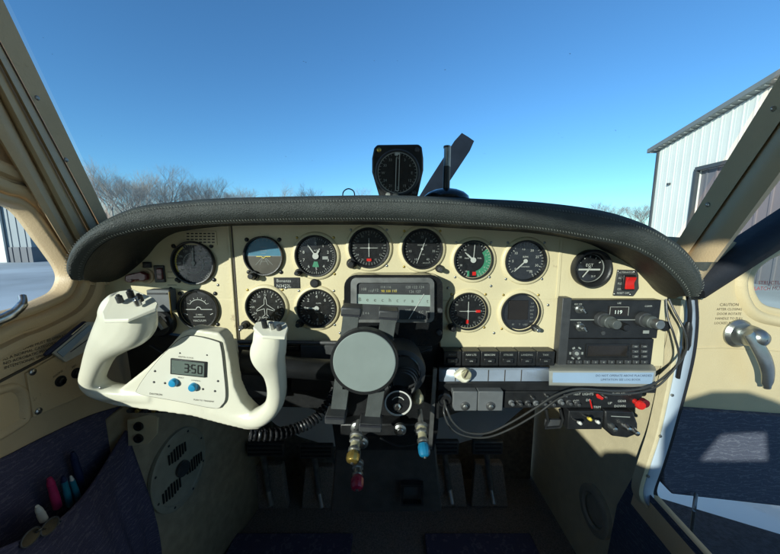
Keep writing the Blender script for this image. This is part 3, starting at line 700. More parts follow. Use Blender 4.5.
# unseen front seats, added so a headrest casts the viewer's head shadow
def seat(x, label):
    t = thing('shadow_seat', label, 'seat', V((x, -.45, -1.0)), 'unseen added front seats')
    b = MB(V((x,-.42,-.62)), X3, Y3); b.box(0,0,0,.46,.48,.16); b.build('cushion', 'seat_fabric', t, bevel=.03)
    b = YF(-.60); b.prism([(x-.22,-.62),(x+.22,-.62),(x+.24,-.26),(x+.23,-.14),(x+.16,-.105),(x-.16,-.105),(x-.23,-.14),(x-.24,-.26)], -.10, 0); b.build('backrest', 'seat_fabric', t, bevel=.02)
    for sx in (-.06,.06): b = MB(V((x+sx,-.65,-.2)), X3, Y3); b.cyl(0,0,.006,0,.12,12); b.build('headrest_post', 'metal', t)
    b = YF(-.61); b.prism([(x-.13,-.10),(x+.13,-.10),(x+.14,.0),(x+.10,.055),(x+.04,.075),(x-.04,.075),(x-.10,.055),(x-.14,.0)], -.05, 0, holes=[[(x-.085,-.085),(x+.105,-.085),(x+.085,.0),(x-.04,-.01)]]); b.build('headrest', 'seat_fabric', t, bevel=.015)  # shaped for a head shadow on the door, opening for its light patch
seat(-.215, 'unseen left front seat added behind the viewpoint to shade the door'); seat(.30, 'unseen right front seat added behind the viewpoint')
# ================================================================== open door on the right
YD = .63
dr_ = thing('cabin_door', 'open cream cabin door on the right with navy fabric lower panel and black sloping edge', 'door', P(690, 480, YD))
outer = [(694,318),(700,300),(712,285),(745,258),(780,233),(880,160),(1000,150),(1040,200),(1040,520),(780,503),(672,491),(662,480),(660,468),(673,405),(686,345)]
hole = [(753,283),(756,272),(765,263),(780,255),(830,236),(900,236),(930,265),(925,312),(860,326),(790,311),(765,305),(756,295)]
hl = [(p.x, p.z) for p in cspline([P(x, y, YD) for x, y in hole], 5)]
b = YF(YD); b.prism(poly(outer, YD), -.035, 0, holes=[hl]); b.build('shell', 'door_cream', dr_, smooth=0)
sgn = 1 if area(hl) > 0 else -1
b = YF(YD); prof_sweep(b, hl, [(-.001,-.02),(0,.001),(.003,.004),(.008,.004),(.014,.0015),(.017,.006),(.024,.010),(.032,.007),(.037,0)]); wsur = b.build('window_surround', 'door_cream', dr_, smooth=60)
b = YF(YD+.02); b.prism(hl, -.003, 0); pane_ = b.build('pane', 'door_glass', wsur)
b = YF(YD+.018)
c_ = P(768, 284, YD); b.text('STRUCTURAL DOOR', c_.x, c_.z, .011, .001, 0, 0); b.text('LATCH MUST BE LOCKED', c_.x-.006, c_.z-.012, .011, .001, 0, 0); b.build('window_lettering', 'red_text', wsur)
lower = [(679,409),(780,416),(1040,430),(1040,524),(780,506.5),(673,494.5),(663,484),(662,468)]
b = YF(YD); b.prism(poly(lower, YD-.012), -.003, .012); b.build('fabric_panel', 'blue_fabric', dr_, bevel=.004)
# soft crease line under the handle
b = MB(); b.tube([P(x, y, YD+.001) for x, y in ((690,348),(720,347),(760,349),(800,352),(900,356))], .0028, 8); b.build('crease_bead', 'door_cream', dr_)
# black sloping edge
e0_, e1_ = P(690,289,YD-.005), P(1010,82,YD-.005)
b = MB(); ax = (e1_-e0_).normalized(); nn = ax.cross(Y3).normalized()
prof = [(-.021,.03),(-.024,.0),(-.018,-.022),(0,-.030),(.018,-.022),(.024,0),(.021,.03)]
b.loft([[e0_+ax*t+nn*u_+Y3*v_ for u_, v_ in prof] for t in (-.0,.05,.2,.4,.62)]); b.add([e0_+nn*u_+Y3*v_ for u_, v_ in prof], [tuple(range(7))], True); b.build('edge_seal', 'rubber', dr_, smooth=60)
# handle
hc = P(737, 333, YD)
h = MB(hc, X3, Z3); h.lathe([(.030,0),(.030,.004),(.024,.010),(.020,.010)], n=36, cap1=True); esc = h.build('escutcheon', 'pewter', dr_)
h = MB(P(744,334,YD), X3, Z3); h.lathe([(.0225,.006),(.0215,.016),(.0185,.028),(.014,.036),(.007,.040),(.001,.041)], n=32); h.build('handle_hub', 'pewter', esc)
pts = spline([P(748,333,YD-.026), P(755,342,YD-.031), P(764,358,YD-.036), P(768,372,YD-.034), P(767,388,YD-.030)], 5)
b = MB(); rows = []
for i, q in enumerate(pts):
    k = i/(len(pts)-1); t = (pts[min(i+1, len(pts)-1)]-pts[max(i-1, 0)]).normalized(); n_ = t.cross(Y3).normalized(); wd_ = .010+.004*math.sin(k*3.0); wd_ *= (1 if k < .93 else .6)
    rows.append([q+n_*wd_*math.cos(a)+Y3*.0055*math.sin(a) for a in [2*math.pi*j_/14 for j_ in range(15)]])
b.loft(rows); b.add(rows[-1][:-1], [tuple(range(14))], True); b.add(rows[0][:-1], [tuple(reversed(range(14)))], True); b.build('handle_lever', 'pewter', esc, smooth=70)
b = YF(YD); L5 = ['CAUTION', 'AFTER CLOSING', 'DOOR ROTATE', 'HANDLE TO FULL', 'LOCKED POSITION']
for i, s_ in enumerate(L5): c_ = P(729, 304.5+i*4.6, YD); b.text(s_, c_.x, c_.z, .0088 if i == 0 else .0072, .0006)
b.build('caution_lettering', 'dark_text', dr_)
# door stay rod
st = thing('door_stay', 'thin metal door stay rod between the door bottom and the sill', 'rod', PZ(692, 545, wz))
b = MB(); b.tube([P(696,494,YD-.02), P(694,510,YD-.05), PZ(690,546,wz+.02)], .0035, 10); b.build('rod', 'dull_metal', st)
b = MB(PZ(690,546,wz+.02), X3, Y3); b.cyl(0,0,.009,-.015,.006,12); b.build('foot', 'dark_grey', st)
# white door jamb, the sky's blue mixed into its colour
jb = thing('door_jamb', 'white painted door jamb strip with sky blue put into its colour at the right of the panel', 'door jamb', P(660, 480, .6))
L_in = [(686,300),(684,325),(676,365),(662,430),(652,462),(644,488),(645,500),(650,508)]
L_out = [(694,300),(695,325),(690,365),(673,430),(662,466),(654,488),(654,496),(657,502)]
pi_, po_ = spline([P(x, y, .598) for x, y in L_in], 5), spline([P(x, y, .604) for x, y in L_out], 5)
b = MB(); b.loft([[a+V((0,.03,0)), a, a.lerp(c,.12)+V((0,-.003,0)), a.lerp(c,.9)+V((0,-.003,0)), c, c+V((0,.03,0))] for a, c in zip(pi_, po_)]); b.build('strip', 'jamb_sky_tint', jb, smooth=50)
for x, y in ((684,345),(672,395),(660,436),(648,476)):
    b = at(x, y, .596); b.cyl(0,0,.003,0,.002,12); b.build('rivet', 'dull_metal', jb)
b = MB(); b.loft([[c+V((-.002,.004,0)), c+V((.011,.003,0)), c+V((.014,.03,0))] for c in po_]); b.build('seal', 'rubber', jb, smooth=50)
b = MB(); b.loft([[a+V((-.011,.02,0)), a+V((-.009,.001,0)), a+V((-.004,-.001,0)), a+V((-.001,0,0)), a+V((0,.03,0))] for a in pi_]); b.build('inner_lip', 'kick_tan', jb, smooth=60)
# cream trim where post meets panel
b = MB(); b.loft([[P(x, y, Y) for x, y, Y in r] for r in ([(655,236,.64),(684,238,.61),(722,238,.60),(734,242,.63)], [(655,262,.64),(676,262,.60),(704,258,.60),(718,262,.63)], [(655,290,.64),(668,290,.602),(694,290,.602),(706,292,.63)])]); b.build('post_foot', 'trim_cream', rp_, smooth=60, solid=.004)

# ================================================================== glareshield
ST = [((76,277),(84,280),(93,283),.475),((70,266),(83,275),(100,284),.47),((73,251),(86,263),(118,279),.468),((84,237),(96,249),(134,268),.466),((100,225),(111,239),(147,256),.465),((118,215),(127,234),(158,243),.466),
 ((140,207),(146,230),(172,234),.468),((170,203),(176,226),(190,230),.472),((220,199),(225,223),(230,226),.476),((300,197),(300,221),(300,225),.48),((390,196),(390,221),(390,225),.48),((470,199),(469,225),(468,229),.48),
 ((540,203),(536,230),(530,233),.476),((600,211),(590,239),(580,241),.472),((640,223),(624,246),(607,252),.47),((666,237),(647,256),(630,265),.468),((684,251),(664,268),(646,280),.468),((696,267),(677,281),(655,290),.468),((700,282),(684,291),(664,296),.47),((693,294),(686,296),(674,299),.474)]
nS = 6
Bs = spline([P(*s_[0], s_[3]) for s_ in ST], nS); Cs = spline([P(*s_[1], s_[3]+.008) for s_ in ST], nS); Ds = spline([P(*s_[2], .598) for s_ in ST], nS)
As = []
for i, s_ in enumerate(ST):
    k = min(i, len(ST)-1-i)/(len(ST)/2); Ya = .52+.42*min(1, max(0, k*1.6-.25))
    q = (s_[0][0]*.6+s_[1][0]*.4, s_[0][1]*.6+s_[1][1]*.4); As.append(P(*q, Ya))
As = spline(As, nS)
rows = []; edgeB = []; edgeC = []
for A, B, C_, D in zip(As, Bs, Cs, Ds):
    out = V((0,-1,0)); mid = (B+C_)/2; upv = (B-C_).normalized()
    m = [B.lerp(C_, t)+out*.013*math.sin(math.pi*t)**.7 for t in (.12,.3,.5,.7,.88)]
    rows.append([A, A.lerp(B,.5)+upv*.002, B.lerp(A,.08)+upv*.003, B+upv*.001, *m, C_])
    edgeB.append(m[0]*.45+m[1]*.55+out*.0012); edgeC.append(m[-1]*.6+C_*.4+out*.001)
gs = thing('glareshield', 'stitched black leather glareshield arching over the cream instrument panel', 'glareshield', V((0,.6,.02)))
b = MB(); b.loft(rows); lr_ = b.build('leather_roll', 'leather', gs, smooth=70)
rows = []
for B, C_, D in zip(Bs, Cs, Ds): rows.append([C_+(B-C_).normalized()*.005+V((0,.003,0)), C_+V((0,.0005,-.0005)) , C_.lerp(D,.5)+V((0,0,.002)), D, D+V((0,.02,0))])
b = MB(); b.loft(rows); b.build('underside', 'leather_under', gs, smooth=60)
def stitches(edge, step=.0044):
    b = MB(); acc = 0
    for i in range(len(edge)-1):
        a, c = edge[i], edge[i+1]; L_ = (c-a).length; t = acc
        while t < L_:
            q = a.lerp(c, t/L_); d_ = (c-a).normalized(); u_ = Cs[i]-Bs[i]; u_ = u_.normalized()
            e = (u_*.7+d_*.5).normalized()*.0015
            b.tube([q-e+V((0,-.0004,0)), q+V((0,-.0012,0)), q+e+V((0,-.0004,0))], .00034, 4); t += step
        acc = t-L_
    return b
stitches(edgeB).build('upper_stitching', 'stitch', lr_); stitches(edgeC).build('lower_stitching', 'stitch', lr_)
for k, e in enumerate((edgeB, edgeC)):
    b = MB(); sgn2 = 1 if k == 0 else -1
    b.tube([q+(Cs[i]-Bs[i]).normalized()*.0022*sgn2+V((0,.0002,0)) for i, q in enumerate(e)], .0007, 4); b.build('seam', 'black', lr_)

# ================================================================== instrument panel
YP = .60
b = YF(YP); out_ = [(106,300),(104,285),(108,270),(125,250),(150,232),(190,221),(240,215),(390,213),(550,217),(600,224),(640,240),(660,262),(668,285),(668,300),(664,366),(556,366),(556,352),(440,347),(436,300),(344,300),(342,343),(233,343),(190,336),(150,330),(125,322)]
ip = thing('instrument_panel', 'cream painted instrument panel spanning the cockpit under the glareshield', 'instrument panel', V((0,.6,-.26)))
b.prism(poly(out_, YP), -.012, 0); b.build('face', 'panel_cream', ip, bevel=.002)
b = YF(YP); a_, c_ = P(231.5,226,YP), P(233.5,343,YP); b.box(a_.x, (a_.z+c_.z)/2, .0006, .0022, a_.z-c_.z, .0012); b.build('left_seam', 'dark_text', ip)
b = YF(YP); b.box(a_.x-.006, (a_.z+c_.z)/2, .0015, .005, a_.z-c_.z, .003); b.build('left_seam_strip', 'panel_cream', ip, bevel=.0012)
a_, c_ = P(562,232,YP), P(560,298,YP); b = YF(YP); b.box(a_.x, (a_.z+c_.z)/2, .0006, .006, a_.z-c_.z, .0016); b.build('right_ridge', 'panel_cream', ip, bevel=.0007)
for (x, y) in ((249,312),(286,288),(340,333),(546,262),(402,238),(403,280),(548,305),(448,288),(494,333),(240,330),(218,285),(491,286)):
    b = at(x, y, YP); b.lathe(dome(.0028,.0018), n=12); b.build('screw', 'pewter', ip)

k = K(YP)
def gauge(name, label, cat, x, y, rp, knob=None, rim='black', flange=True, screws=None, group=None, depth=.006, knob_col='black', inner=.86, dial='dial_black', flange_mat='panel_cream'):
    c = P(x, y, YP); Rr = rp*k; t = thing(name, label, cat, c, group)
    if flange:
        b = MB(c, X3, Z3); b.lathe([(Rr*1.17,0),(Rr*1.14,.003),(Rr*1.06,.0045),(Rr*1.0,.0045)], n=48); b.build('flange', flange_mat, t, smooth=60)
    b = MB(c, X3, Z3); b.lathe([(Rr,0),(Rr,depth),(Rr*.97,depth+.0015),(Rr*.92,depth+.0012),(Rr*inner,depth-.003),(Rr*inner,.001)], n=48); b.build('bezel', rim, t, smooth=50)
    b = MB(c, X3, Z3); b.lathe([(Rr*.9,.0008),(Rr*.45,.0009),(.0005,.001)], n=40, cap1=True); b.build('dial', dial, t)
    if knob:
        kx, ky, kr = (knob[0]-x)*k, (y-knob[1])*k, knob[2]*k
        b = MB(c, X3, Z3); b.lathe([(kr*1.5,0),(kr*1.5,.006),(kr*1.3,.008),(kr,.008)], kx, ky, n=24, cap1=True); kb_ = b.build('knob_boss', 'black', t)
        b = MB(c, X3, Z3); b.lathe([(kr,.008),(kr*.92,.020),(kr*.8,.022)], kx, ky, n=10, cap1=True); b.build('knob', knob_col, kb_, bevel=.0006)
    for s_ in (screws or []):
        a = R(s_); b = MB(c, X3, Z3); b.lathe([(q, z+.0003) for q, z in dome(.0042,.0026)], Rr*1.16*math.sin(a), Rr*1.16*math.cos(a), n=12); b.build('screw', 'black' if rim == 'black' else 'pewter', t)
    return t, MB(c, X3, Z3), Rr*inner
def numerals(m, labels, r, size, a0, a1, z=.0014, closed=False):
    n = len(labels)
    for i, s_ in enumerate(labels):
        a = R(a0+(a1-a0)*i/(n if closed else n-1)); m.text(s_, r*math.sin(a), r*math.cos(a), size, z)
def needle(m, ang, L_, w_, tail=.2, z=.003):
    a = R(ang); s_, c = math.sin(a), math.cos(a); m.line(-tail*L_*s_, -tail*L_*c, L_*.8*s_, L_*.8*c, w_, z); m.line(L_*.75*s_, L_*.75*c, L_*s_, L_*c, w_*.55, z)
    m.cyl(0,0,w_*1.8,z-.0008,z+.0008,14); return m
def fresh(m): return MB(m.o, m.ex, m.ey)

# 1 airspeed
t, m, r = gauge('airspeed_indicator', 'airspeed dial with double ring of numbers, top left gauge by the vent slots', 'gauge', 194, 263, 21.5, screws=(48,132,228,312), flange=False, inner=.9)
q = fresh(m); q.ticks(r*.86, r*.96, -150, 150, 41, .0006, .0014); q.ticks(r*.82, r*.96, -150, 150, 11, .0011, .0014); numerals(q, ['40','60','80','100','120','140','160','180','200','220','240'], r*.70, .0062, -150, 150); q.arc(r*.50, r*.53, 0, 360, .0014, 40); q.ticks(r*.42,r*.5,-140,140,21,.0006,.0014); q.text('KNOTS',0,-r*.2,.004,.0014); q.text('MPH',0,r*.25,.004,.0014); numerals(q, ['60','80','100','120','140','160'], r*.33, .0042, -110, 110); q.build('markings', 'white_mark', t)
q = fresh(m); q.arc(r*.88, r*.95, -120, -30, .0012, 20); q.build('yellow_arc', 'yellow_mark', t)
q = needle(fresh(m), 3, r*.78, .0022); q.build('needle', 'white_mark', t)
# 2 turn / horizon lower left
t, m, r = gauge('turn_coordinator', 'black gauge with a white level bar, lower left by the yoke horn', 'gauge', 199, 309, 20.5, screws=(48,132,312), flange=False, inner=.93)
q = fresh(m); q.line(-r*.72,-.0005,-r*.12,-.0005,.0012,.0016); q.line(r*.12,-.0005,r*.72,-.0005,.0012,.0016); q.arc(r*.1,r*.14,-90,90,.0016,16); q.arc(r*.50,r*.53,-60,60,.0016,24); q.ticks(r*.56,r*.64,-60,60,7,.0008,.0016); q.text('2 MIN',0,-r*.3,.005,.0016); q.line(-r*.75,-r*.22,-r*.6,-r*.3,.0012,.0016); q.line(r*.75,-r*.22,r*.6,-r*.3,.0012,.0016); q.text('VACUUM',0,-r*.62,.0062,.0016); q.line(-r*.3,-r*.42,r*.3,-r*.42,.0008,.0016); q.build('markings', 'white_mark', t)
# 3 attitude
t, m, r = gauge('attitude_indicator', 'attitude gauge with blue sky half, second from left in the top row', 'gauge', 264, 256, 19.5, knob=(254,275,3.2), screws=(45,135,225,315), inner=.9, flange=False)
q = fresh(m); q.lathe([(r,.0012),(r,.0012)], n=3); q = fresh(m); q.add([(0,0,.0012)]+[(r*math.cos(a), r*math.sin(a), .0012) for a in [math.pi*i/24 for i in range(25)]], [(0,i+1,i+2) for i in range(24)]); q.build('sky_half', 'sky_blue_dial', t)
q = fresh(m); q.add([(0,0,.0012)]+[(r*math.cos(a), -r*math.sin(a), .0012) for a in [math.pi*i/24 for i in range(25)]], [(0,i+2,i+1) for i in range(24)]); q.build('ground_half', 'brown_dial', t)
q = fresh(m); q.line(-r*.95,0,r*.95,0,.0008,.0015); [q.line(-w_*r,z*r,w_*r,z*r,.0005,.0015) for w_, z in ((.2,.3),(.12,.15),(.2,-.3),(.12,-.15),(.2,.5))]; [q.line(0,0,s_*r*.6,-r*.5,.0006,.0015) for s_ in (-.8,-.4,.4,.8)]; q.ticks(r*.85,r*.95,-60,60,9,.0007,.0015); q.build('markings', 'dim_mark', t)
q = fresh(m); q.line(-r*.4,-r*.02,-r*.12,-r*.02,.0014,.003); q.line(r*.12,-r*.02,r*.4,-r*.02,.0014,.003); q.line(-r*.12,-r*.02,0,-r*.12,.0012,.003); q.line(r*.12,-r*.02,0,-r*.12,.0012,.003); q.build('miniature_airplane', 'yellow_mark', t)
# 4 altimeter
t, m, r = gauge('altimeter', 'altimeter with small window, third from left in the top row', 'gauge', 316, 256, 20.5, knob=(299,272,2.5), inner=.9)
q = fresh(m); q.ticks(r*.88,r*.96,0,360,50,.0005,.0014,True); q.ticks(r*.82,r*.96,0,360,10,.0010,.0014,True); numerals(q, list('0123456789'), r*.68, .0078, 0, 360, closed=True); q.text('ALT',0,r*.3,.004,.0014); q.build('markings', 'white_mark', t)
q = needle(fresh(m), -34, r*.78, .0020); q.build('long_needle', 'white_mark', t); q = needle(fresh(m), 30, r*.45, .0034, z=.0036); q.build('short_needle', 'white_mark', t)
q = fresh(m); q.arc(r*.3,r*.6,165,200,.0016,10); q.build('warning_sector', 'green_mark', t); q = fresh(m); q.box(r*.5,-r*.1,.0016,r*.3,r*.16,.0004); q.build('baro_window', 'dim_mark', t)
# 5 heading
t, m, r = gauge('heading_indicator', 'heading gauge with a white airplane outline, left in the lower row', 'gauge', 266, 307, 20, knob=(245,325,2.8), inner=.9, knob_col='dark_grey')
q = fresh(m); q.ticks(r*.86,r*.97,0,360,36,.0006,.0014,True); q.ticks(r*.80,r*.97,0,360,12,.0011,.0014,True); numerals(q, ['N','3','6','E','12','15','S','21','24','W','30','33'], r*.70, .006, 0, 360, closed=True); q.build('compass_card', 'white_mark', t)
q = fresh(m); pts = [(0,.62),(.06,.42),(.07,.16),(.5,-.14),(.5,-.22),(.07,-.08),(.05,-.42),(.2,-.56),(.2,-.62),(0,-.56)]; pts = pts+[(-x_, y_) for x_, y_ in reversed(pts[1:-1])]
for i in range(len(pts)): a_, c_ = pts[i], pts[(i+1) % len(pts)]; q.line(a_[0]*r, a_[1]*r, c_[0]*r, c_[1]*r, .0010, .0024)
q.build('airplane_outline', 'white_mark', t)
# 6 vertical speed
t, m, r = gauge('vertical_speed_indicator', 'vertical speed gauge with white needle pointing left, lower row beside the radio housing', 'gauge', 317, 308, 20, knob=(300,323,2.8), inner=.9)
q = fresh(m); q.ticks(r*.86,r*.97,-270,90,36,.0006,.0014,True); q.ticks(r*.80,r*.97,-270,90,12,.0014,.0014,True); numerals(q, ['0','2','4','6','','6','4','2'], r*.66, .009, -90, 270, closed=True); q.text('CLIMB',r*.1,r*.28,.0036,.0014); q.text('1000 FPM',r*.1,-r*.25,.0034,.0014); q.build('markings', 'white_mark', t)
q = needle(fresh(m), -88, r*.72, .0026); q.build('needle', 'white_mark', t)
# 7 localizer
t, m, r = gauge('course_indicator', 'course needle gauge with small red flag, above the radio housing on the left', 'gauge', 369, 248, 20, knob=(352,263,3.4), inner=.88)
def vor(t, m, r, fx, fy, second=None):
    q = fresh(m); q.ticks(r*.82,r*.96,0,360,36,.0007,.0014,True); numerals(q, ['0','3','6','9','12','15','18','21','24','27','30','33'], r*.74, .005, 0, 360, closed=True); q.line(-r*.5,0,r*.5,0,.0009,.0016); [q.lathe([(.0007,.0017),(.0003,.0018)], r*.12*i, 0, n=8) for i in (-4,-3,-2,-1,1,2,3,4)]; q.build('compass_ring', 'dim_mark', t)
    q = fresh(m); q.line(0,r*.55,0,-r*.5,.0012,.0026); q.line(-r*.45,0,r*.45,0,.0008,.0024); q.cyl(0,0,r*.06,.002,.0028,12); q.build('course_needle', 'white_mark', t)
    q = fresh(m); q.box(fx*r, fy*r, .0022, r*.26, r*.14, .0006); q.build('flag', 'red', t)
    if second: q = fresh(m); q.box(second[0]*r, second[1]*r, .0022, r*.16, r*.22, .0006); q.build('flag', 'red', t)
vor(t, m, r, 0, -.66)
# 8 manifold
t, m, r = gauge('manifold_pressure_gauge', 'black pressure gauge with thin needle, above the radio housing on the right', 'gauge', 422, 249, 20, knob=(439,268,2.6), inner=.88, knob_col='dark_grey')
q = fresh(m); q.ticks(r*.86,r*.96,-150,150,31,.0006,.0014); q.ticks(r*.8,r*.96,-150,150,7,.001,.0014); numerals(q, ['10','15','20','25','30','35','40'], r*.66, .006, -150, 150); q.text('MANIFOLD',0,r*.22,.0036,.0014); q.text('IN HG',0,-r*.3,.0036,.0014); q.text('- BENDIX',r*.2,-r*.78,.0034,.0014); q.build('markings', 'dim_mark', t)
q = needle(fresh(m), 200, r*.86, .0012, tail=.75); q.build('needle', 'white_mark', t)
# 9 fuel flow, green sector
t, m, r = gauge('fuel_flow_gauge', 'two needle gauge with a green sector, just right of centre in the top row', 'gauge', 473, 260, 19.5, inner=.92)
q = fresh(m); q.arc(r*.62,r*.97,50,165,.0012,24); q.build('green_sector', 'green_mark', t)
q = fresh(m); q.ticks(r*.84,r*.97,20,160,15,.0007,.0015); q.ticks(r*.84,r*.97,-160,-20,15,.0007,.0015); numerals(q, ['1','2','3','4','5'], r*.74, .005, 40, 150); numerals(q, ['10','20','30','40'], r*.72, .005, -150, -40); q.text('MAN',-r*.35,r*.1,.0040,.0014); q.text('FUEL',r*.35,r*.1,.0040,.0014); q.build('markings', 'white_mark', t)
q = fresh(m); q.box(-r*.25,-r*.75,.0014,r*.12,r*.3,.0004); q.build('green_mark', 'green_mark', t); q = fresh(m); q.box(r*.08,-r*.75,.0014,r*.2,r*.2,.0004); q.build('red_mark', 'red', t)
q = needle(fresh(m), -48, r*.62, .003); q.build('left_needle', 'white_mark', t); q = fresh(m); q.line(0,0,r*.05,r*.85,.0012,.0034); q.cyl(0,0,.003,.003,.004,12); q.build('right_needle', 'white_mark', t)
# 10 tachometer
t, m, r = gauge('tachometer', 'tachometer with white needle pointing down left, top row right of the green gauge', 'gauge', 525, 261, 20.5, inner=.9)
q = fresh(m); q.ticks(r*.86,r*.97,-130,150,29,.0007,.0014); q.ticks(r*.80,r*.97,-130,150,8,.0013,.0014); numerals(q, ['0','5','10','15','20','25','30','35'], r*.66, .0066, -130, 150); q.text('RPM',0,r*.22,.0055,.0014); q.text('HUNDREDS',0,-r*.3,.0034,.0014); q.text('HOURS',r*.25,-r*.52,.0034,.0014); q.build('markings', 'white_mark', t)
q = needle(fresh(m), -134, r*.8, .0022, tail=.05); q.build('needle', 'white_mark', t)
# 11 exhaust temperature
t, m, r = gauge('exhaust_temperature_gauge', 'deep collared gauge lettered EGT, rightmost of the top row', 'gauge', 589, 268, 18.5, flange=False, inner=.80, depth=.014)
q = fresh(m); q.line(-r*.72,-r*.1,r*.72,-r*.1,.0032,.0015); q.text('EGT',0,r*.2,.008,.0014); q.ticks(r*.7,r*.82,-60,60,5,.0016,.0014); q.text('25 F',r*.3,-r*.55,.005,.0014); q.build('markings', 'white_mark', t)
q = fresh(m); q.ticks(r*.02,r*.1,-90,90,11,.0006,.002); q.lathe([(r*.96,.002),(r*.92,.004),(r*.90,.002)], n=40); q.build('inner_ring', 'dim_mark', t)
q = fresh(m); q.line(0,-r*.02,-r*.45,-r*.6,.0022,.003); q.build('needle', 'white_mark', t)
# 12 second localizer
t, m, r = gauge('course_indicator', 'course cross gauge with two red flags, lower row right of the radio housing', 'gauge', 468, 311, 19.5, knob=(452,327,2.8), inner=.92)
vor(t, m, r, .55, 0, (-.05,-.6))
# 13 digital
t, m, r = gauge('engine_monitor', 'round engine monitor with dark square display, lower row right', 'gauge', 520, 312, 20, knob=(535,328,2.4), inner=.94, knob_col='pewter')
q = fresh(m); q.box(-r*.12,r*.12,.0018,r*1.05,r*1.05,.0016); q.build('display', 'lcd_dark', t, bevel=.0005)
q = fresh(m); [q.text(s_, r*.62, r*(.5-.2*i), .0042, .0016) for i, s_ in enumerate(('LO','CHT','EGT','OIL','TIT','ALT'))]; [q.text(s_, r*x_, -r*.68, .0050, .0016) for s_, x_ in (('FF',-.35),('T',0),('USD',.3))]; q.build('markings', 'dim_mark', t)

for gx, gy, gr in ((316,256,20.5),(369,248,20),(422,249,20),(473,260,19.5),(525,261,20.5),(468,311,19.5),(520,312,20),(266,307,20),(317,308,20)):
    for a_ in (45,135,225,315):
        if a_ == 225 and gx in (316,369,468,266,317) or a_ == 135 and gx in (422,520): continue
        q = MB(P(gx,gy,YP), X3, Z3); q.lathe([(rr_, zz_+.0002) for rr_, zz_ in dome(.0026,.0014)], gr*k*1.24*math.sin(R(a_)), gr*k*1.24*math.cos(R(a_)), n=10); q.build('screw', 'brass' if (gx+a_) % 2 else 'pewter', ip)
# plug, placards, rocker switches
t = thing('panel_plug', 'round black plug below the altimeter', 'plug', P(315,283,YP)); q = at(315,283,YP); q.lathe([(.0088,0),(.0088,.005),(.007,.007)], n=24, cap1=True); q.build('cap', 'black', t)
t = thing('registration_placard', 'small black registration placard between the gauges on the left', 'placard', P(287,282,YP)); q = YF(YP); pbox(q, 273.5,277.5,300,288.5,YP-.0015,.0015); q.build('plate', 'black', t, bevel=.0005)
q = at(287,280.6,YP-.0015); q.text('Bonanza', -.020, 0, .0085, .0004, 0, 0); q.o = P(287,285.8,YP-.0015); q.text('N3422L', -.020, 0, .0088, .0004, 0, 0); q.build('lettering', 'white_mark', t)
t = thing('vent_slots', 'slotted tan vent plate above the airspeed dial', 'vent', P(200,238,YP)); q = YF(YP); pbox(q, 184,231,217,245,YP-.002,.002); q.build('plate', 'panel_cream', t, bevel=.0006)
q = YF(YP)
for i in range(7):
    for j_ in range(4): a_ = P(188+i*4.2, 233.6+j_*2.9, YP-.002); q.fr(a_, X3, Z3); q.box(0,0,0,.0052,.0024,.0006)
q.build('slots', 'dark_text', t)
t = thing('master_switch', 'red battery key switch in a tan ring at the far left of the panel', 'switch', P(140,277,YP)); q = at(147,276,YP); q.lathe([(.015,0),(.014,.003),(.011,.004),(.010,.001)], n=30, cap1=True); q.build('ring', 'trim_cream', t)
q = at(141,277,YP-.006); q.prism([(-.028,-.006),(-.024,-.010),(-.014,-.010),(-.008,-.006),(.008,-.008),(.014,-.004),(.014,.006),(.004,.011),(-.010,.008),(-.026,.004)], -.004, .006); q.build('lever', 'dark_red', t, bevel=.002)
q = at(147,267,YP); q.text('MASTER',0,0,.005,.0006); q.build('lettering', 'dark_text', t)
t = thing('rocker_switch', 'black rocker switch between the red key switch and airspeed dial', 'switch', P(158,274,YP)); q = YF(YP); pbox(q, 153,265.5,165,282.5,YP-.004,.004); q.build('housing', 'black', t, bevel=.001)
q = YF(YP); pbox(q, 155.5,268.5,162.5,279.5,YP-.008,.004); q.build('rocker', 'dark_red', t, bevel=.0015); q = at(159,274,YP-.008); q.text('ON',0,0,.005,.0006); q.build('lettering', 'dim_mark', t)
t = thing('rocker_switch', 'small black rocker above the red key switch', 'switch', P(146,267,YP)); q = YF(YP); pbox(q, 142,262,151,268,YP-.004,.004); q.build('housing', 'black', t, bevel=.001); q = YF(YP); pbox(q, 143.5,263.2,149.5,266.8,YP-.006,.002); q.build('rocker', 'dark_grey', t, bevel=.0007)
q = YF(YP)
for x, y, w_ in ((171,278,7),(172,285,9),(170,272,5)): a_ = P(x,y,YP); q.fr(a_, X3, Z3); q.box(0,0,.0003,w_*k,.0011,.0005)
q.build('panel_lettering', 'grey_text', ip)
for x, y in ((171,289),(127,263),(179,281)): q = at(x,y,YP); q.lathe(dome(.0042,.003), n=12); q.build('screw', 'black', ip)
t = thing('trim_box', 'grey boxed module with a brass edge behind the left yoke horn', 'module', P(160,298,YP)); q = YF(YP); pbox(q, 146,290,171,312,YP-.02,.02); q.build('box', 'box_grey', t, bevel=.0015); q = YF(YP); pbox(q, 168.5,292,171.5,318,YP-.022,.003); q.build('edge', 'brass', t)
q = YF(YP); pbox(q, 147,293,167,294.5,YP-.0212,.001); q.build('slot', 'black', t)
t = thing('ignition_switch', 'black round ignition switch under the boxed module', 'switch', P(165,322,YP)); q = at(163,322,YP); q.lathe([(.028,0),(.028,.010),(.024,.014),(.014,.014),(.013,.020),(.010,.022)], n=30, cap1=True); q.build('body', 'black', t); q = at(163,322,YP-.022); q.box(0,0,.006,.006,.026,.014,R(30)); q.build('key', 'dull_metal', t, bevel=.001)

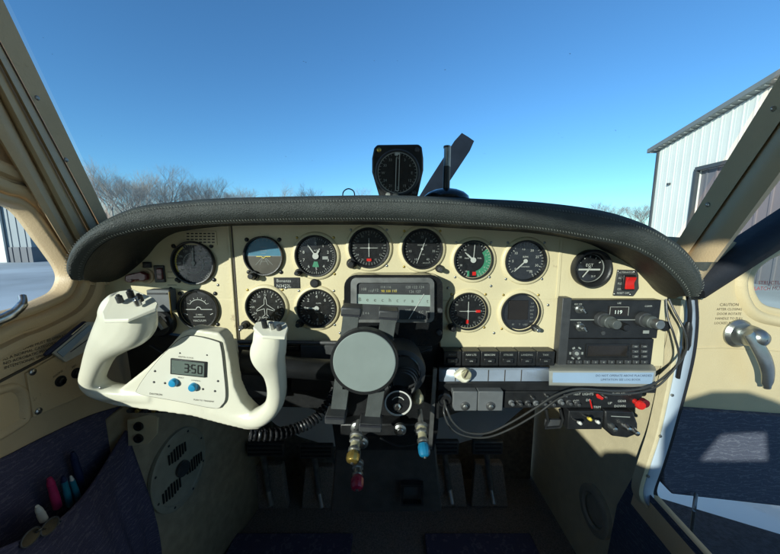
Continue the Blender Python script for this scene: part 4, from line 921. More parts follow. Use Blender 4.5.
# red rocker with plate
t = thing('alternator_switch', 'red guarded rocker switch on a black plate at the right of the panel', 'switch', P(625,283,YP))
q = YF(YP); q.prism(poly([(617,269.5),(636,270),(637.5,275),(637.5,282),(638,288),(634,294),(632,296),(612.5,295.5)], YP), -.001, .003); ap_ = q.build('plate', 'dark_grey', t, bevel=.0008)
q = YF(YP); pbox(q, 624,275,634.5,290.5,YP-.007,.005); q.build('housing', 'black', t, bevel=.001)
q = YF(YP); a_, c_ = P(626,277,YP-.007), P(633.5,289,YP-.007); q.fr(V((0,YP-.007,0)), X3, Z3); zc = (a_.z+c_.z)/2; xs = (a_.x, c_.x)
q.add([(xs[0],a_.z,.006),(xs[1],a_.z,.006),(xs[1],zc,.001),(xs[0],zc,.001),(xs[0],c_.z,.003),(xs[1],c_.z,.003),(xs[0],a_.z,-.003),(xs[1],a_.z,-.003),(xs[0],c_.z,-.003),(xs[1],c_.z,-.003)], [(1,0,3,2),(2,3,4,5),(0,1,7,6),(4,8,9,5),(0,6,8,4,3),(1,2,5,9,7)]); q.build('rocker', 'red', t, bevel=.0008)
q = YF(YP-.003); c_ = P(620,283,YP-.003)
for i, s_ in enumerate(('ALT','FLD','ON')): q.text(s_, c_.x, c_.z+.010-i*.011, .0055, .0004)
c_ = P(626,272.3,YP-.003); q.text('ALTERNATOR', c_.x, c_.z, .0046, .0004); c_ = P(623,293,YP-.003); q.text('RESET OFF', c_.x, c_.z, .0052, .0004); q.build('lettering', 'white_mark', t)
for x, y in ((618.5,271.5),(634.5,272),(614.5,294),(630.5,294.5)): q = at(x,y,YP-.003); q.lathe(dome(.0022,.0014), n=10); q.build('screw', 'metal', ap_)
# ================================================================== radios at the right
t = thing('navigation_radio', 'black navigation radio with two stacked knobs and lit frequency window, above the panel shelf', 'radio', P(608,320,.57))
YR = .583
q = YF(YR); pbox(q, 566,300,657,338.5,YR,.03); q.build('case', 'black', t, bevel=.0015)
q = YF(YR); pbox(q, 563,298,566.5,366,YR-.002,.03); q.build('side_rail', 'dark_grey', t, bevel=.001)
q = YF(YR); pbox(q, 569,319.4,655,320.2,YR-.0006,.0006); q.build('split_line', 'dim_mark', t)
q = YF(YR); pbox(q, 609,306,628,316,YR-.001,.001); dp_ = q.build('display', 'lcd_dark', t)
mat('lit_digits', (.6,.66,.6), .5, emis=((.75,.9,.8), .5))
q = at(618.5,312,YR-.001); q.text('119', 0, 0, .0105, .0004); q.build('digits', 'lit_digits', dp_)
q = YF(YR-.001); a_, c_ = P(610,306.8,YR), P(627.5,315.4,YR)
for x0_, z0_, x1_, z1_ in ((a_.x,a_.z,c_.x,a_.z),(a_.x,a_.z,a_.x,c_.z),(c_.x,a_.z,c_.x,c_.z)): q.line(x0_,z0_,x1_,z1_,.0006,.0003)
for x, y, s_, sz in ((578,304,'KX 170','.'),(648,306,'COMM',''),(619,303,'USE',''),(579,322.5,'VOL','')): c_ = P(x,y,YR); q.text(s_, c_.x, c_.z, .0046, .0)
q.build('lettering', 'white_mark', t)
q = YF(YR-.0006); pbox(q, 643.5,330.5,649,333.5,YR-.001,.001); q.build('button', 'dim_mark', t)
for x, y in ((579,309),(580,327)):
    q = at(x,y,YR); q.lathe([(.0085,0),(.0085,.002),(.005,.004),(.0045,.012),(.003,.013)], n=18, cap1=True); q.box(.0,.0,.014,.003,.011,.006,R(40)); q.build('small_knob', 'pewter', t, bevel=.0006)
for i, (x, y) in enumerate(((600,319),(641,319))):
    q = at(x,y,YR); q.ex = V((1,0,0)); q.lathe([(.0150,.0),(.0150,.004),(.0142,.009),(.0130,.010)], .003,.0,n=22, cap1=True); q.build('outer_knob', 'dark_grey', t, bevel=.0006)
    q = at(x+2,y+.3,YR); q.lathe([(.0125,.009),(.0118,.019),(.0105,.020)], .003,-.0005,n=16, cap1=True); q.build('middle_knob', 'mount_grey', t, bevel=.0006)
    q = at(x+4,y+.8,YR); q.lathe([(.0100,.019),(.0092,.030),(.0082,.032)], .003,-.001,n=14, cap1=True); q.build('inner_knob', 'dull_metal' if i else 'mount_grey', t, bevel=.0006)
q = at(620,325,YR); q.lathe([(.008,0),(.0075,.016),(.006,.018)], n=18, cap1=True); q.build('push_knob', 'black_gloss', t)
q = at(603,333,YR); q.lathe([(.004,0),(.004,.001),(.003,.001)], n=14, cap1=True); q.build('jack', 'dark_grey', t)
q = at(662,325,YR+.01); q.cyl(0,0,.010,-.004,.010,20); q.build('side_screw', 'black', t)
t = thing('transponder', 'black transponder with blank display, ring of keys and bottom button row, under the navigation radio', 'radio', P(608,352,.57))
q = YF(YR); pbox(q, 566,339,651,366,YR-.001,.03); q.build('case', 'black', t, bevel=.0015)
q = YF(YR); pbox(q, 586.5,344,628.5,358,YR-.003,.002); db_ = q.build('display_bezel', 'black_gloss', t, bevel=.0005)
q = YF(YR); pbox(q, 588.5,345.8,626.5,356.2,YR-.0036,.0008); q.build('display', 'lcd_dark', db_)
q = at(576,353,YR-.001); q.lathe([(.0085,0),(.0085,.002),(.0060,.0025)], n=24, cap1=True); q.build('key_ring', 'dark_grey', t)
q = at(576,353,YR-.001)
for i in range(6): a = R(60*i); q.box(.0118*math.cos(a), .0118*math.sin(a), .0008, .005, .003, .0016, a+R(90))
q.lathe([(.004,.0025),(.0035,.004)], n=14, cap1=True); q.build('keys', 'dim_mark', t)
for i in range(10):
    q = YF(YR); x = 566.5+i*8.2+1.5; pbox(q, x,360.4,x+5.6,363.9,YR-.004,.003); q.build('button', 'dark_grey', t, bevel=.0005)
q = YF(YR-.0042)
for i in range(10): c_ = P(570.8+i*8.2, 362.1, YR-.004); q.text(str(i), c_.x, c_.z, .0045, .0003)
q.build('button_digits', 'white_mark', t)
for r_ in range(3):
    for c0 in range(2):
        q = YF(YR); x, y = 633+c0*8.8, 345+r_*5; pbox(q, x,y,x+5.8,y+3,YR-.004,.003); q.build('key', 'dark_grey', t, bevel=.0005)
q = YF(YR-.0042)
for r_ in range(3):
    for c0 in range(2): c_ = P(635.9+c0*8.8, 346.5+r_*5, YR-.004); q.text((('FID','VFR'),('ALT','STBY'),('ON','OFF'))[r_][c0], c_.x, c_.z, .0038, .0003)
q.build('key_lettering', 'white_mark', t)
# shelf with placard
t = thing('panel_shelf', 'pale metal shelf lip with blue placard under the radios', 'shelf', P(600,378,.53))
q = MB(); q.loft([[P(550,366.5,.575)+V((0,.02,0)), P(550,366.5,.570), P(549,369.5,.545), P(549,371,.54), P(549,384,.545), P(549,385.5,.555)],[P(655,366.5,.575)+V((0,.02,0)), P(655,366.5,.570), P(656,369.5,.545), P(656,371,.54), P(654,386,.545), P(654,387.5,.555)]]); q.build('lip', 'shelf_grey', t, smooth=50)
q = YF(.5405); q.prism(poly([(553,372.5),(654,372.5),(652,384),(553,382.5)], .5405), -.002, 0); q.build('placard', 'placard_blue', t)
q = YF(.5402); c_ = P(596,375.6,.54); q.text('DO NOT OPERATE ABOVE PLACARDED', c_.x, c_.z, .0058, 0, 0, 0); c_ = P(601,379.6,.54); q.text('LIMITATION SEE LOG BOOK', c_.x, c_.z, .0058, 0, 0, 0); q.build('lettering', 'navy', t)
t = thing('metal_tray', 'brushed metal strip with blue sky reflection put into its colour under the switch row, left of the radios', 'tray', P(500,375,.56))
q = MB(); q.loft([[P(x,366.5,.575), P(x,368,.56), P(x,370,.556), P(x,381,.556), P(x,382,.56)] for x in (439,470,500,520,549)]); q.build('strip', 'tray_sky_tint', t, smooth=40, solid=.003)
q = YF(.556)
for x in (455.5,488.5,505,521.5): a_, c_ = P(x,369.8,.556), P(x,381,.556); q.box(a_.x, (a_.z+c_.z)/2, .0005, .0012, a_.z-c_.z, .001)
q.build('joints', 'dark_text', t)
t = thing('flap_lever', 'ivory pointed knob with round face on the metal tray', 'lever', P(464,375,.55)); q = at(464,374,.552); q.prism([(-.022,-.001),(-.008,.011),(.006,.012),(.013,.004),(.013,-.006),(.004,-.014),(-.006,-.013)], -.006, .010); q.build('body', 'ivory', t, bevel=.004)
q = at(466,374,.541); q.cyl(0,0,.009,0,.005,20); q.build('knob_face', 'pale_brass', t); q = at(466,374,.536); q.box(0,0,.001,.002,.014,.002,R(-25)); q.build('slot', 'dark_text', t)
# switch row
for i in range(6):
    x0_ = 444+i*18.6; t = thing('breaker_switch', ['black switch block at the left end of the row under the panel', 'second black switch block of the row under the panel', 'third switch block of the row under the panel, bright lettered', 'fourth switch block of the row under the panel', 'fifth switch block of the row, next to the one below the radios', 'switch block at the right end of the row, beside the transponder'][i], 'switch', P(x0_+9,358,.575), 'switch row under the instrument panel')
    q = YF(.575); pbox(q, x0_,351.5,x0_+17.2,366,.575,.03); q.build('block', 'black', t, bevel=.0012)
    q = YF(.57); pbox(q, x0_+3,358.5,x0_+14,363.5,.571,.006); q.build('rocker', 'black', t, bevel=.0015)
    q = YF(.5747); c_ = P(x0_+8.6,354.8,.5747); q.text(('PITOT','NAV LTS','BEACON','STROBE','LANDING','TAXI')[i], c_.x, c_.z, .0052, .0); c_ = P(x0_+8.6,361,.5693); q.text('ON', c_.x, c_.z, .004, .006); q.build('lettering', 'white_mark' if i in (1,2) else 'dim_mark', t)
# dark support under tray
t = thing('lower_console', 'black structure hanging under the instrument panel', 'console', P(400,390,.62))
q = YF(.60); q.prism(poly([(122,318),(150,332),(190,338),(342,345),(345,300),(436,300),(441,347),(556,352),(556,366),(440,367),(437,384),(655,387),(655,393),(440,392),(438,430),(434,450),(336,450),(330,408),(200,405),(135,402)], .606), -.03, -.006); q.build('backing', 'black', t)
q = YF(.56); pbox(q, 438,382,656,391.5,.565,.05); q.build('under_tray', 'black', t, bevel=.002)
q = MB(); a_, c_ = P(435,368,.545), P(430,448,.545); q.tube([a_, c_], .005, 4); q.build('edge_rail', 'dull_metal', t)
for (x0_, y0_, x1_, y1_, Y_, m_) in ((300,345,342,362,.585,'dark_grey'),(236,345,300,352,.59,'black_gloss'),(290,370,338,392,.585,'black'),(385,340,432,352,.585,'dark_grey'),(400,375,432,425,.59,'black_gloss'),(340,424,432,436,.575,'black'),(236,372,286,398,.59,'dark_grey')):
    q = YF(Y_); pbox(q, x0_,y0_,x1_,y1_,Y_,.03); q.build('bracket', m_, t, bevel=.003)
for pts in (((240,360,.58),(290,358,.57),(330,366,.575)),((405,345,.575),(418,352,.57),(432,348,.575)),((150,345,.59),(200,372,.58),(240,368,.58)),((380,438,.57),(400,446,.565),(425,441,.57))):
    q = MB(); q.tube(spline([P(*p) for p in pts], 8), .0022, 8); q.build('wire', 'black_cable', t)
q = MB(); q.tube([P(200,331,.59)+V((0,0,-.02)), P(345,343,.58)], .004, 8); q.build('wire', 'dark_grey', t)
# small switch row far left below yoke
for i in range(7):
    t = thing('toggle_block', 'small black toggle block in the dim row under the left end of the panel', 'switch', P(131+i*8.5,410,.56), 'dim toggle row under the yoke')
    q = YF(.56); pbox(q, 128+i*8.2,406,135+i*8.2,413,.56,.02); q.build('block', 'black', t, bevel=.001); q = at(131.5+i*8.2,409,.56); q.cyl(0,0,.004,0,.008,12); q.build('toggle', 'brass' if i % 2 else 'dark_grey', t)
t = thing('lower_jack_plate', 'cream plate with two black jacks in the shade below the left horn', 'jack plate', P(142,432,.57))
q = YF(.57); q.prism(poly([(127,420),(151,414),(158,418),(157,434),(148,444),(128,446)], .57), -.004, 0); q.build('plate', 'kick_tan', t, bevel=.001)
for y in (426,438): q = at(139,y,.57); q.lathe([(.0095,0),(.0085,.004),(.005,.004),(.004,.001)], n=20, cap1=True); q.build('jack', 'black', t)
# grey bolted boxes
for i, (x0_, l) in enumerate(((453,'grey square bolted box next to the cable socket'),(478.5,'grey square bolted box, right one of the pair'))):
    t = thing('relay_box', l, 'box', P(x0_+12,400,.55), 'grey bolted boxes under the metal tray'); q = YF(.55); pbox(q, x0_,391.5,x0_+24,411,.55,.03); q.build('case', 'box_grey', t, bevel=.0015)
    q = at(x0_+12,406,.55); q.lathe([(.0085,0),(.0085,.0015),(.006,.003)], n=20, cap1=True); q.build('washer', 'dark_grey', t); q = at(x0_+12,406,.5475); q.lathe([(.0048,0),(.0048,.004),(.003,.005)], n=6, cap1=True); q.build('bolt', 'dull_metal', t)
t = thing('cable_socket', 'round black socket where the grey cables start', 'socket', P(444,400,.55)); q = at(444,399,.555); q.lathe([(.014,-.02),(.014,.004),(.011,.006),(.009,.002)], n=28, cap1=True); q.build('ring', 'black', t)
# breaker strip
t = thing('breaker_strip', 'black strip of small breakers and lettering below the tray', 'breakers', P(570,400,.56))
q = YF(.56); pbox(q, 504,391.5,641,408,.56,.025); q.build('strip', 'black', t, bevel=.0015)
rnd = random.Random(5)
for i in range(9):
    x = 511+i*8.2; q = at(x,402+rnd.uniform(-1,1),.56); q.lathe([(.0055,0),(.0055,.002),(.0038,.003),(.0035,.009),(.002,.010)], n=14, cap1=True); q.build('breaker', 'dark_grey' if i % 3 else 'box_grey', t)
for x, y in ((518,402),(546,395),(532,397),(565,395),(604,396)): q = at(x,y,.56); q.lathe([(.0035,0),(.003,.006),(.0015,.008)], n=12, cap1=True); q.build('toggle_tip', 'metal', t)
q = YF(.5596)
for x, y, s_ in ((576,401,'OFF'),(588,394,'LIGHTS'),(589,400,'DIM'),(622,401,'GEAR'),(620,406,'DOWN'),(610,403,'UP'),(622,394,'EMERGENCY'),(597,407,'TRIM'),(577,394,'TEST')): c_ = P(x,y,.5596); q.text(s_, c_.x, c_.z, .0066, .0)
q.build('lettering', 'white_mark', t)
q = YF(.555); q.prism(poly([(597,395.5),(599,394.5),(604.5,398.5),(603,400.5),(598,398.5)], .553), -.003, .001); q.build('red_guard', 'red', t, bevel=.001)
q = MB(); q.tube([P(592,408,.55),P(590,400,.545)], .0014, 8); q.build('red_lead', 'red', t)
t = thing('red_push_knob', 'round red push knob at the right end of the breaker strip', 'knob', P(637,402,.555)); q = at(636,402,.557); q.lathe([(.005,-.01),(.005,.006),(.0085,.008),(.0085,.012),(.007,.015)], n=26, cap1=True); q.build('knob', 'red', t); q = at(641,401.5,.557); q.cyl(.002,0,.008,0,.010,20); q.build('collar', 'dark_red', t)
t = thing('toggle_box', 'black box with three white tipped toggles hanging under the breaker strip', 'switch', P(585,420,.55)); q = YF(.55); pbox(q, 569,411,602,429.5,.55,.03); q.build('case', 'black', t, bevel=.0015)
for x, y, c0 in ((580,423,'white_plastic'),(590,419,'yellow_mark'),(598,422,'white_plastic')):
    a_, c_ = P(x-7,y-4,.55), P(x,y,.53); q = MB(); q.tube([a_, a_.lerp(c_,.85), c_], [.0014,.0022,.0026], 10); q.build('lever', 'metal', t); q = MB(); q.tube([a_.lerp(c_,.75), c_, c_+V((.001,-.003,-.001))], [.0026,.0034,.0022], 10); q.build('tip', c0, t)
t = thing('knob_box', 'black curved box with three small metal knobs next to the toggle box', 'switch', P(621,425,.55)); q = YF(.55); q.prism(poly([(605,411),(634,412),(638,424),(638,434),(628,438),(612,436),(605,430)], .55), -.03, 0); q.build('case', 'black', t, bevel=.003)
q = YF(.5497); a_, c_ = P(611,416,.55), P(630,417,.55); q.line(a_.x,a_.z,c_.x,c_.z,.0016,0); q.build('lettering', 'dim_mark', t)
for x, y in ((611,426),(625,426),(633,430)): q = at(x,y,.55); q.lathe([(.0065,0),(.0065,.002),(.005,.004),(.0045,.012),(.003,.013)], n=16, cap1=True); q.build('knob', 'metal' if x != 611 else 'pewter', t)
t = thing('clip_bracket', 'small black clip bracket hanging left of the toggle box', 'bracket', P(553,420,.56)); q = MB(); q.tube([P(x,y,.56) for x, y in ((546,409),(548,421),(545,428),(560,427),(563,419),(560,409))], .003, 6); q.build('wire', 'black', t)
q = YF(.56); pbox(q, 546,420,561,427,.562,.006); q.build('plate', 'dark_grey', t, bevel=.001)

# cables
def cable(name, label, pts, r, m_): 
    q = MB(); q.tube(spline([P(*p) for p in pts], 10), r, 10); return q.build(name, m_, label=label, cat='cable')
cable('grey_cable', 'upper grey cable looping from the round socket up to the door side', [(444,400,.548),(447,410,.535),(453,422,.53),(466,432,.53),(487,433,.53),(510,423,.53),(535,408,.53),(556,395,.53),(580,389,.53),(620,391,.53),(650,386,.53),(674,368,.53),(686,350,.54),(684,330,.56),(675,312,.575),(669,299,.585)], .0019, 'cable')
cable('grey_cable', 'lower grey cable running just below its twin from the round socket', [(445,403,.545),(444,413,.532),(451,428,.525),(466,436,.525),(488,437,.525),(512,428,.525),(538,413,.525),(560,398,.525),(584,391.5,.525),(620,394.5,.525),(652,389,.525),(670,374,.525),(679,358,.53),(674,335,.56),(668,318,.575),(666,299,.585)], .0018, 'cable')
cable('black_cable', 'black cable hanging beside the painted door jamb', [(688,296,.56),(690,312,.56),(688,335,.57),(681,362,.58),(678,378,.585)], .0035, 'black_cable')
t = thing('cable_plug', 'black plug on the cable beside the door jamb', 'plug', P(688,335,.56)); q = MB(); q.tube([P(689,322,.562),P(688,328,.562),P(686.5,345,.566),P(686,350,.566)], [.004,.0065,.0065,.004], 12); q.build('body', 'black', t)
# coiled cord
ctr = spline([P(x,y,Y) for x, y, Y in ((250,434,.47),(275,434,.49),(298,428,.52),(316,418,.54),(330,402,.56),(336,390,.57))], 40); pts = []
for i, c_ in enumerate(ctr[:-1]):
    d_ = (ctr[i+1]-c_).normalized(); u_ = d_.cross(Y3).normalized(); v_ = d_.cross(u_); a = i*.82; pts.append(c_+(u_*math.cos(a)+v_*math.sin(a))*.0085)
q = MB(); q.tube(pts, .0026, 7); q.build('coiled_cord', 'black_cable', label='black coiled cord hanging from the yoke to the centre column', cat='cord')

# ================================================================== centre radio housing
t = thing('radio_tuner', 'black rounded housing with old tuner face lettered Beechcraft, centre of the panel', 'radio', P(390,305,.56))
def rrect(x0_, y0_, x1_, y1_, r_, Y, n=5):
    pts = []
    for cx, cy, a0 in ((x0_+r_,y0_+r_,180),(x1_-r_,y0_+r_,270),(x1_-r_,y1_-r_,0),(x0_+r_,y1_-r_,90)):
        for i in range(n+1): a = R(a0+90*i/n); pts.append((cx+r_*math.cos(a), cy+r_*math.sin(a)))
    return poly(pts, Y)
q = YF(.60); q.prism(rrect(344,275,443,346,12,.56), .0, .040); q.build('housing', 'black_gloss', t, bevel=.008)
q = YF(.556); q.prism(rrect(351,277.5,434,322,6,.556), -.004, .004, holes=[rrect(357,282.5,430,319,3,.556)]); q.build('chrome_frame', 'dull_metal', t, bevel=.0015)
q = YF(.5565); q.prism(rrect(356,281.5,431,320,3,.556), -.003, .0005); sgl = q.build('scale_glass', 'dark_grey', t)
q = YF(.5558); q.prism(poly([(355,294),(431,295),(430.5,306.5),(354.5,303.5)], .5558), -.0005, .0006); nb_ = q.build('name_band', 'face_green', sgl)
q = YF(.5552)
for i, ch in enumerate('Beechcraft'): c_ = P(360+i*7.5, 299.3+i*.18, .5552); q.text(ch, c_.x, c_.z, .0098, .0001)
q.build('name_lettering', 'dark_text', sgl)
q = YF(.5558)
for s_, x, y, sz in (('108',364,289,.007),('110',371,291,.006),('112',376,290,.007),('114 116',386,287,.006),('118',395,290,.006),('120 122 124',415,287,.0068),('126 127',415,291.5,.0068),('VHF',408,310,.006),('KC  MC',425,312,.007),('3 5 7',420,317,.006),('2 4 6',366,313,.006),('OMNI',386,314,.006)): c_ = P(x,y,.5558); q.text(s_, c_.x, c_.z, sz, .0004)
q.build('scale_lettering', 'dim_mark', sgl)
q = YF(.5558); c_ = P(389,291,.5558); q.text('90 100 110', c_.x, c_.z, .0062, .0004); q.build('yellow_lettering', 'yellow_mark', sgl)
q = YF(.5545); a_, c_ = P(424,294,.5545), P(407,322,.5545); q.line(a_.x,a_.z,c_.x,c_.z,.0014,.0); q.build('pointer', 'white_mark', sgl)
for x, y in ((440,310),(439,332)): q = at(x,y,.56); q.lathe([(.005,0),(.005,.006),(.003,.008)], n=14, cap1=True); q.build('side_knob', 'dark_grey', t)

# device clamp with round pad
t = thing('device_clamp', 'four armed black clamp mount with round grey green pad over the centre column', 'clamp', P(365,365,.44))
YM = .44
def bar(mb, x0_, y0_, x1_, y1_, w0, w1, Y, th):
    a_, c_ = P(x0_,y0_,Y), P(x1_,y1_,Y); kk = Y/F; d_ = (c_-a_).normalized(); n_ = d_.cross(Y3).normalized()
    mb.fr(V((0,Y,0)), X3, Z3); mb.prism([((a_+n_*w0*kk/2).x,(a_+n_*w0*kk/2).z),((a_-n_*w0*kk/2).x,(a_-n_*w0*kk/2).z),((c_-n_*w1*kk/2).x,(c_-n_*w1*kk/2).z),((c_+n_*w1*kk/2).x,(c_+n_*w1*kk/2).z)], -th, 0)
for (x0_,y0_,x1_,y1_) in ((352,308,338,412),(390,310,372,420)):
    q = MB(); bar(q, x0_,y0_,x1_,y1_, 16.5, 16.5, YM, .010); q.build('arm', 'mount_grey', t, bevel=.002)
for (x, y, w_) in ((352.5,309,20),(388.5,312,20),(337,413,21),(371,420.5,24)):
    q = MB(); a_ = P(x,y,YM); q.fr(a_, V((1,0,-.06)), Z3); q.box(0,0,.005,w_*YM/F,.013,.030); q.build('claw', 'dark_grey', t, bevel=.002)
    q = MB(); q.fr(a_+V((0,-.0205,0)), V((1,0,-.06)), Z3); q.box(0,-.0085*(1 if y < 360 else -1)*.5,.0,w_*YM/F*.9,.003,.002); q.build('rubber_lip', 'rubber', t)
q = MB(); bar(q, 345,350,383,352, 10, 10, YM, .012); bar(q, 341,385,378,388, 10, 10, YM, .012); q.build('cross_frame', 'dark_grey', t, bevel=.002)
q = at(364.5,362,.428); q.lathe([(.0495,-.012),(.0495,.002),(.0478,.004)], n=64, cap1=True); pr_ = q.build('pad_rim', 'black', t)
q = at(364.5,362,.424); q.lathe([(.0450,-.001),(.0450,.0012),(.0440,.002)], n=64, cap1=True); q.build('round_pad', 'disc_grey', pr_)
q = MB(); q.tube([P(362,362,.44), P(368,366,.52)], .014, 16); q.build('ball_stem', 'black', t)
t = thing('control_column', 'black control column with round dark hub behind the clamp pad', 'control column', P(405,370,.5))
q = at(401,372,.50); q.lathe([(.040,-.06),(.043,-.01),(.041,.004),(.034,.008),(.02,.010)], n=48, cap1=True); q.build('hub', 'dark_grey', t)
q = at(402,372,.49); q.lathe([(.030,0),(.031,.003),(.029,.004)], n=40); q.build('hub_ring', 'black_gloss', t)
q = MB(); q.tube([P(405,372,.50), P(408,360,.60)], .030, 24); q.build('shaft', 'black', t)
q = MB(); q.tube([P(240,362,.495), P(300,368,.52), P(365,372,.545)], [.020,.018,.020], 18); q.build('throw_arm', 'black', t)
for i in range(5): q = at(402+i*1.6,384-i*2.4,.482+i*.004); q.lathe([(.021,0),(.023,.002),(.021,.004)], n=32); q.build('ribbed_collar', 'dark_grey', t)
t = thing('ringed_knob', 'black knob with white ring and bolt below the column hub', 'knob', P(398,403,.47)); q = at(398,403,.475); q.lathe([(.023,-.05),(.0235,-.002),(.022,.002)], n=40, cap1=True); q.build('body', 'black', t)
q = at(398,403,.4725); q.lathe([(.0215,0),(.0222,.0012),(.0200,.0014),(.0196,0)], n=40); q.build('ring', 'white_plastic', t); q = at(397,406,.472); q.lathe([(.0065,0),(.0065,.003),(.004,.005)], n=6, cap1=True); q.build('bolt', 'metal', t)
q = at(398,403,.4720); q.arc(.010,.0115,-60,60,.0004,16); q.build('arrow', 'white_mark', t)
t = thing('small_brass_knob', 'small dull brass knob right of the ringed knob', 'knob', P(418,398,.5)); q = at(418,398,.50); q.lathe([(.007,-.02),(.010,0),(.009,.006),(.005,.010)], n=20, cap1=True); q.build('knob', 'pale_brass', t)
def push(name, label, col, pts, r_, rk):
    t = thing(name, label, 'knob', P(*pts[-1])); a_ = [P(*p) for p in pts]
    q = MB(); d_ = (a_[1]-a_[0]); q.tube([a_[0]-d_*.8, a_[0]], r_*.55, 12); q.build('shaft', 'dull_metal', t)
    q = MB(); q.tube([a_[0], a_[0]+d_*.15, a_[0]+d_*.4, a_[0]+d_*.45, a_[1]], [r_*.7, r_, r_, r_*.8, r_*.9], 18); q.build('collar', 'pale_brass' if col != 'red_knob' else 'pewter', t)
    for f_, rr_ in ((.12,1.25),(.42,1.15),(.9,1.08)):
        c0_ = a_[0].lerp(a_[1], f_); u_ = d_.normalized(); q = MB(); q.fr(c0_, u_.orthogonal(), u_.cross(u_.orthogonal()))
        if q.ez.dot(u_) < 0: q.ex = -q.ex; q.ez = -q.ez
        q.lathe([(r_*rr_*.8,-.0035),(r_*rr_,-.002),(r_*rr_,.002),(r_*rr_*.8,.0035)], n=6 if f_ == .42 else 16, cap0=True, cap1=True); q.build('lock_ring', 'dull_metal' if f_ < .5 else 'pewter', t, smooth=25)
    dd_ = (a_[2]-a_[1]).normalized(); L_ = (a_[2]-a_[1]).length
    vs = []; q = MB(); q.fr(a_[1], dd_.orthogonal(), dd_.cross(dd_.orthogonal())); 
    if q.ez.dot(dd_) < 0: q.ex = -q.ex; q.ez = -q.ez
    q.lathe([(rk*.75,0),(rk,L_*.25),(rk,L_*.7),(rk*.85,L_*.9),(rk*.5,L_)], n=12, cap1=True); kn_ = q.build('knob', col, t, bevel=.0008, smooth=25)
    q.lathe([(rk*.25,L_),(rk*.22,L_+.002)], n=12, cap1=True); q.v = q.v[-24:]; q.f = [tuple(i-60 for i in f) for f in q.f if min(f) >= 60]; q.build('knob_tip', 'dark_grey', kn_)
push('mixture_knob', 'brass capped blue knob at the right end of the engine controls', 'blue_knob', [(421,424,.49),(423,443,.46),(425,457,.445)], .0085, .0095)
push('throttle_knob', 'brass knob on the left engine control rod', 'brass', [(357,434,.49),(354,452,.46),(352,463,.445)], .0095, .0108)
push('pitch_knob', 'dark red knob lowest of the engine controls', 'red_knob', [(358,462,.50),(357.5,476,.475),(357,490,.455)], .0085, .0108)
for x, y in ((357,428),(400,430),(362,443)):
    t = thing('control_nut', {357:'round chrome nut above the brass control knob',400:'round chrome nut below the ringed knob',362:'small nut right of the brass control knob'}[x], 'nut', P(x,y,.55)); q = at(x,y,.55); q.lathe([(.012,-.006),(.012,.001),(.008,.004)], n=24, cap1=True); q.build('washer', 'dull_metal', t); q = at(x,y,.546); q.cyl(0,0,.006,0,.006,8); q.build('nut', 'metal', t)
# lower pedestal
t = thing('pedestal', 'dim dark pedestal box between the rudder pedals with small square tray', 'pedestal', P(385,490,.6))
q = YF(.64); q.prism(poly([(336,446),(436,446),(442,512),(330,512)], .64), -.14, 0); q.build('box', 'pedestal_dark', t, bevel=.004)
q = YF(.63); q.prism(poly([(401,482),(423,482),(423,503),(401,503)], .63), -.004, .008, holes=[poly([(403,484),(421,484),(421,501),(403,501)], .63)]); q.build('tray_rim', 'black', t)
q = YF(.63); pbox(q, 404,485,420,495,.632,.004); q.build('tray', 'dark_grey', t)
# pedals
for i, (x, y, w_, l) in enumerate(((265,450,38,'wide dark rudder pedal at the left of the footwell'),(316,452,34,'dark rudder pedal left of the pedestal'),(446,448,26,'dark rudder pedal just right of the blue knob'),(488,448,30,'rightmost dark rudder pedal'))):
    Yp = .93; t = thing('rudder_pedal', l, 'pedal', P(x, 520, Yp+.05), 'rudder pedals in the dark footwell')
    q = YF(Yp); pbox(q, x-w_/2,y-6,x+w_/2,y+7,Yp,.02); q.build('pad', 'dark_grey', t, bevel=.004)
    q = YF(Yp-.001)
    for j_ in range(3): a_, c_ = P(x-w_/2+2,y-4+j_*4,Yp-.001), P(x+w_/2-2,y-4+j_*4,Yp-.001); q.box((a_.x+c_.x)/2, a_.z, .001, c_.x-a_.x, .004, .003)
    q.build('tread', 'rubber', t)
    q = MB(); q.tube([P(x-2,y+2,Yp+.02), P(x+3,y+40,Yp+.05), P(x+6,y+56,Yp+.02)], .010, 10); q.build('arm', 'dull_metal', t)
    q = YF(Yp+.06); q.prism(poly([(x-12,y+18),(x+16,y+18),(x+22,y+62),(x-16,y+62)], Yp+.05), -.03, 0); q.build('carpet_boot', 'carpet_dark', t, bevel=.006)
for i, (x0_, x1_, l) in enumerate(((236,353,'dark blue floor mat on the left side'),(424,530,'dark blue floor mat on the right side'))):
    a_, c_ = PZ(x0_,534,-.972), PZ(x1_,534,-.972); q = MB(V((0,0,-.972)), X3, Y3); q.box((a_.x+c_.x)/2, a_.y-.22, .0, c_.x-a_.x, .44, .012); q.build('floor_mat', 'purple_fabric', label=l, cat='mat', group='floor mats', bevel=.004)

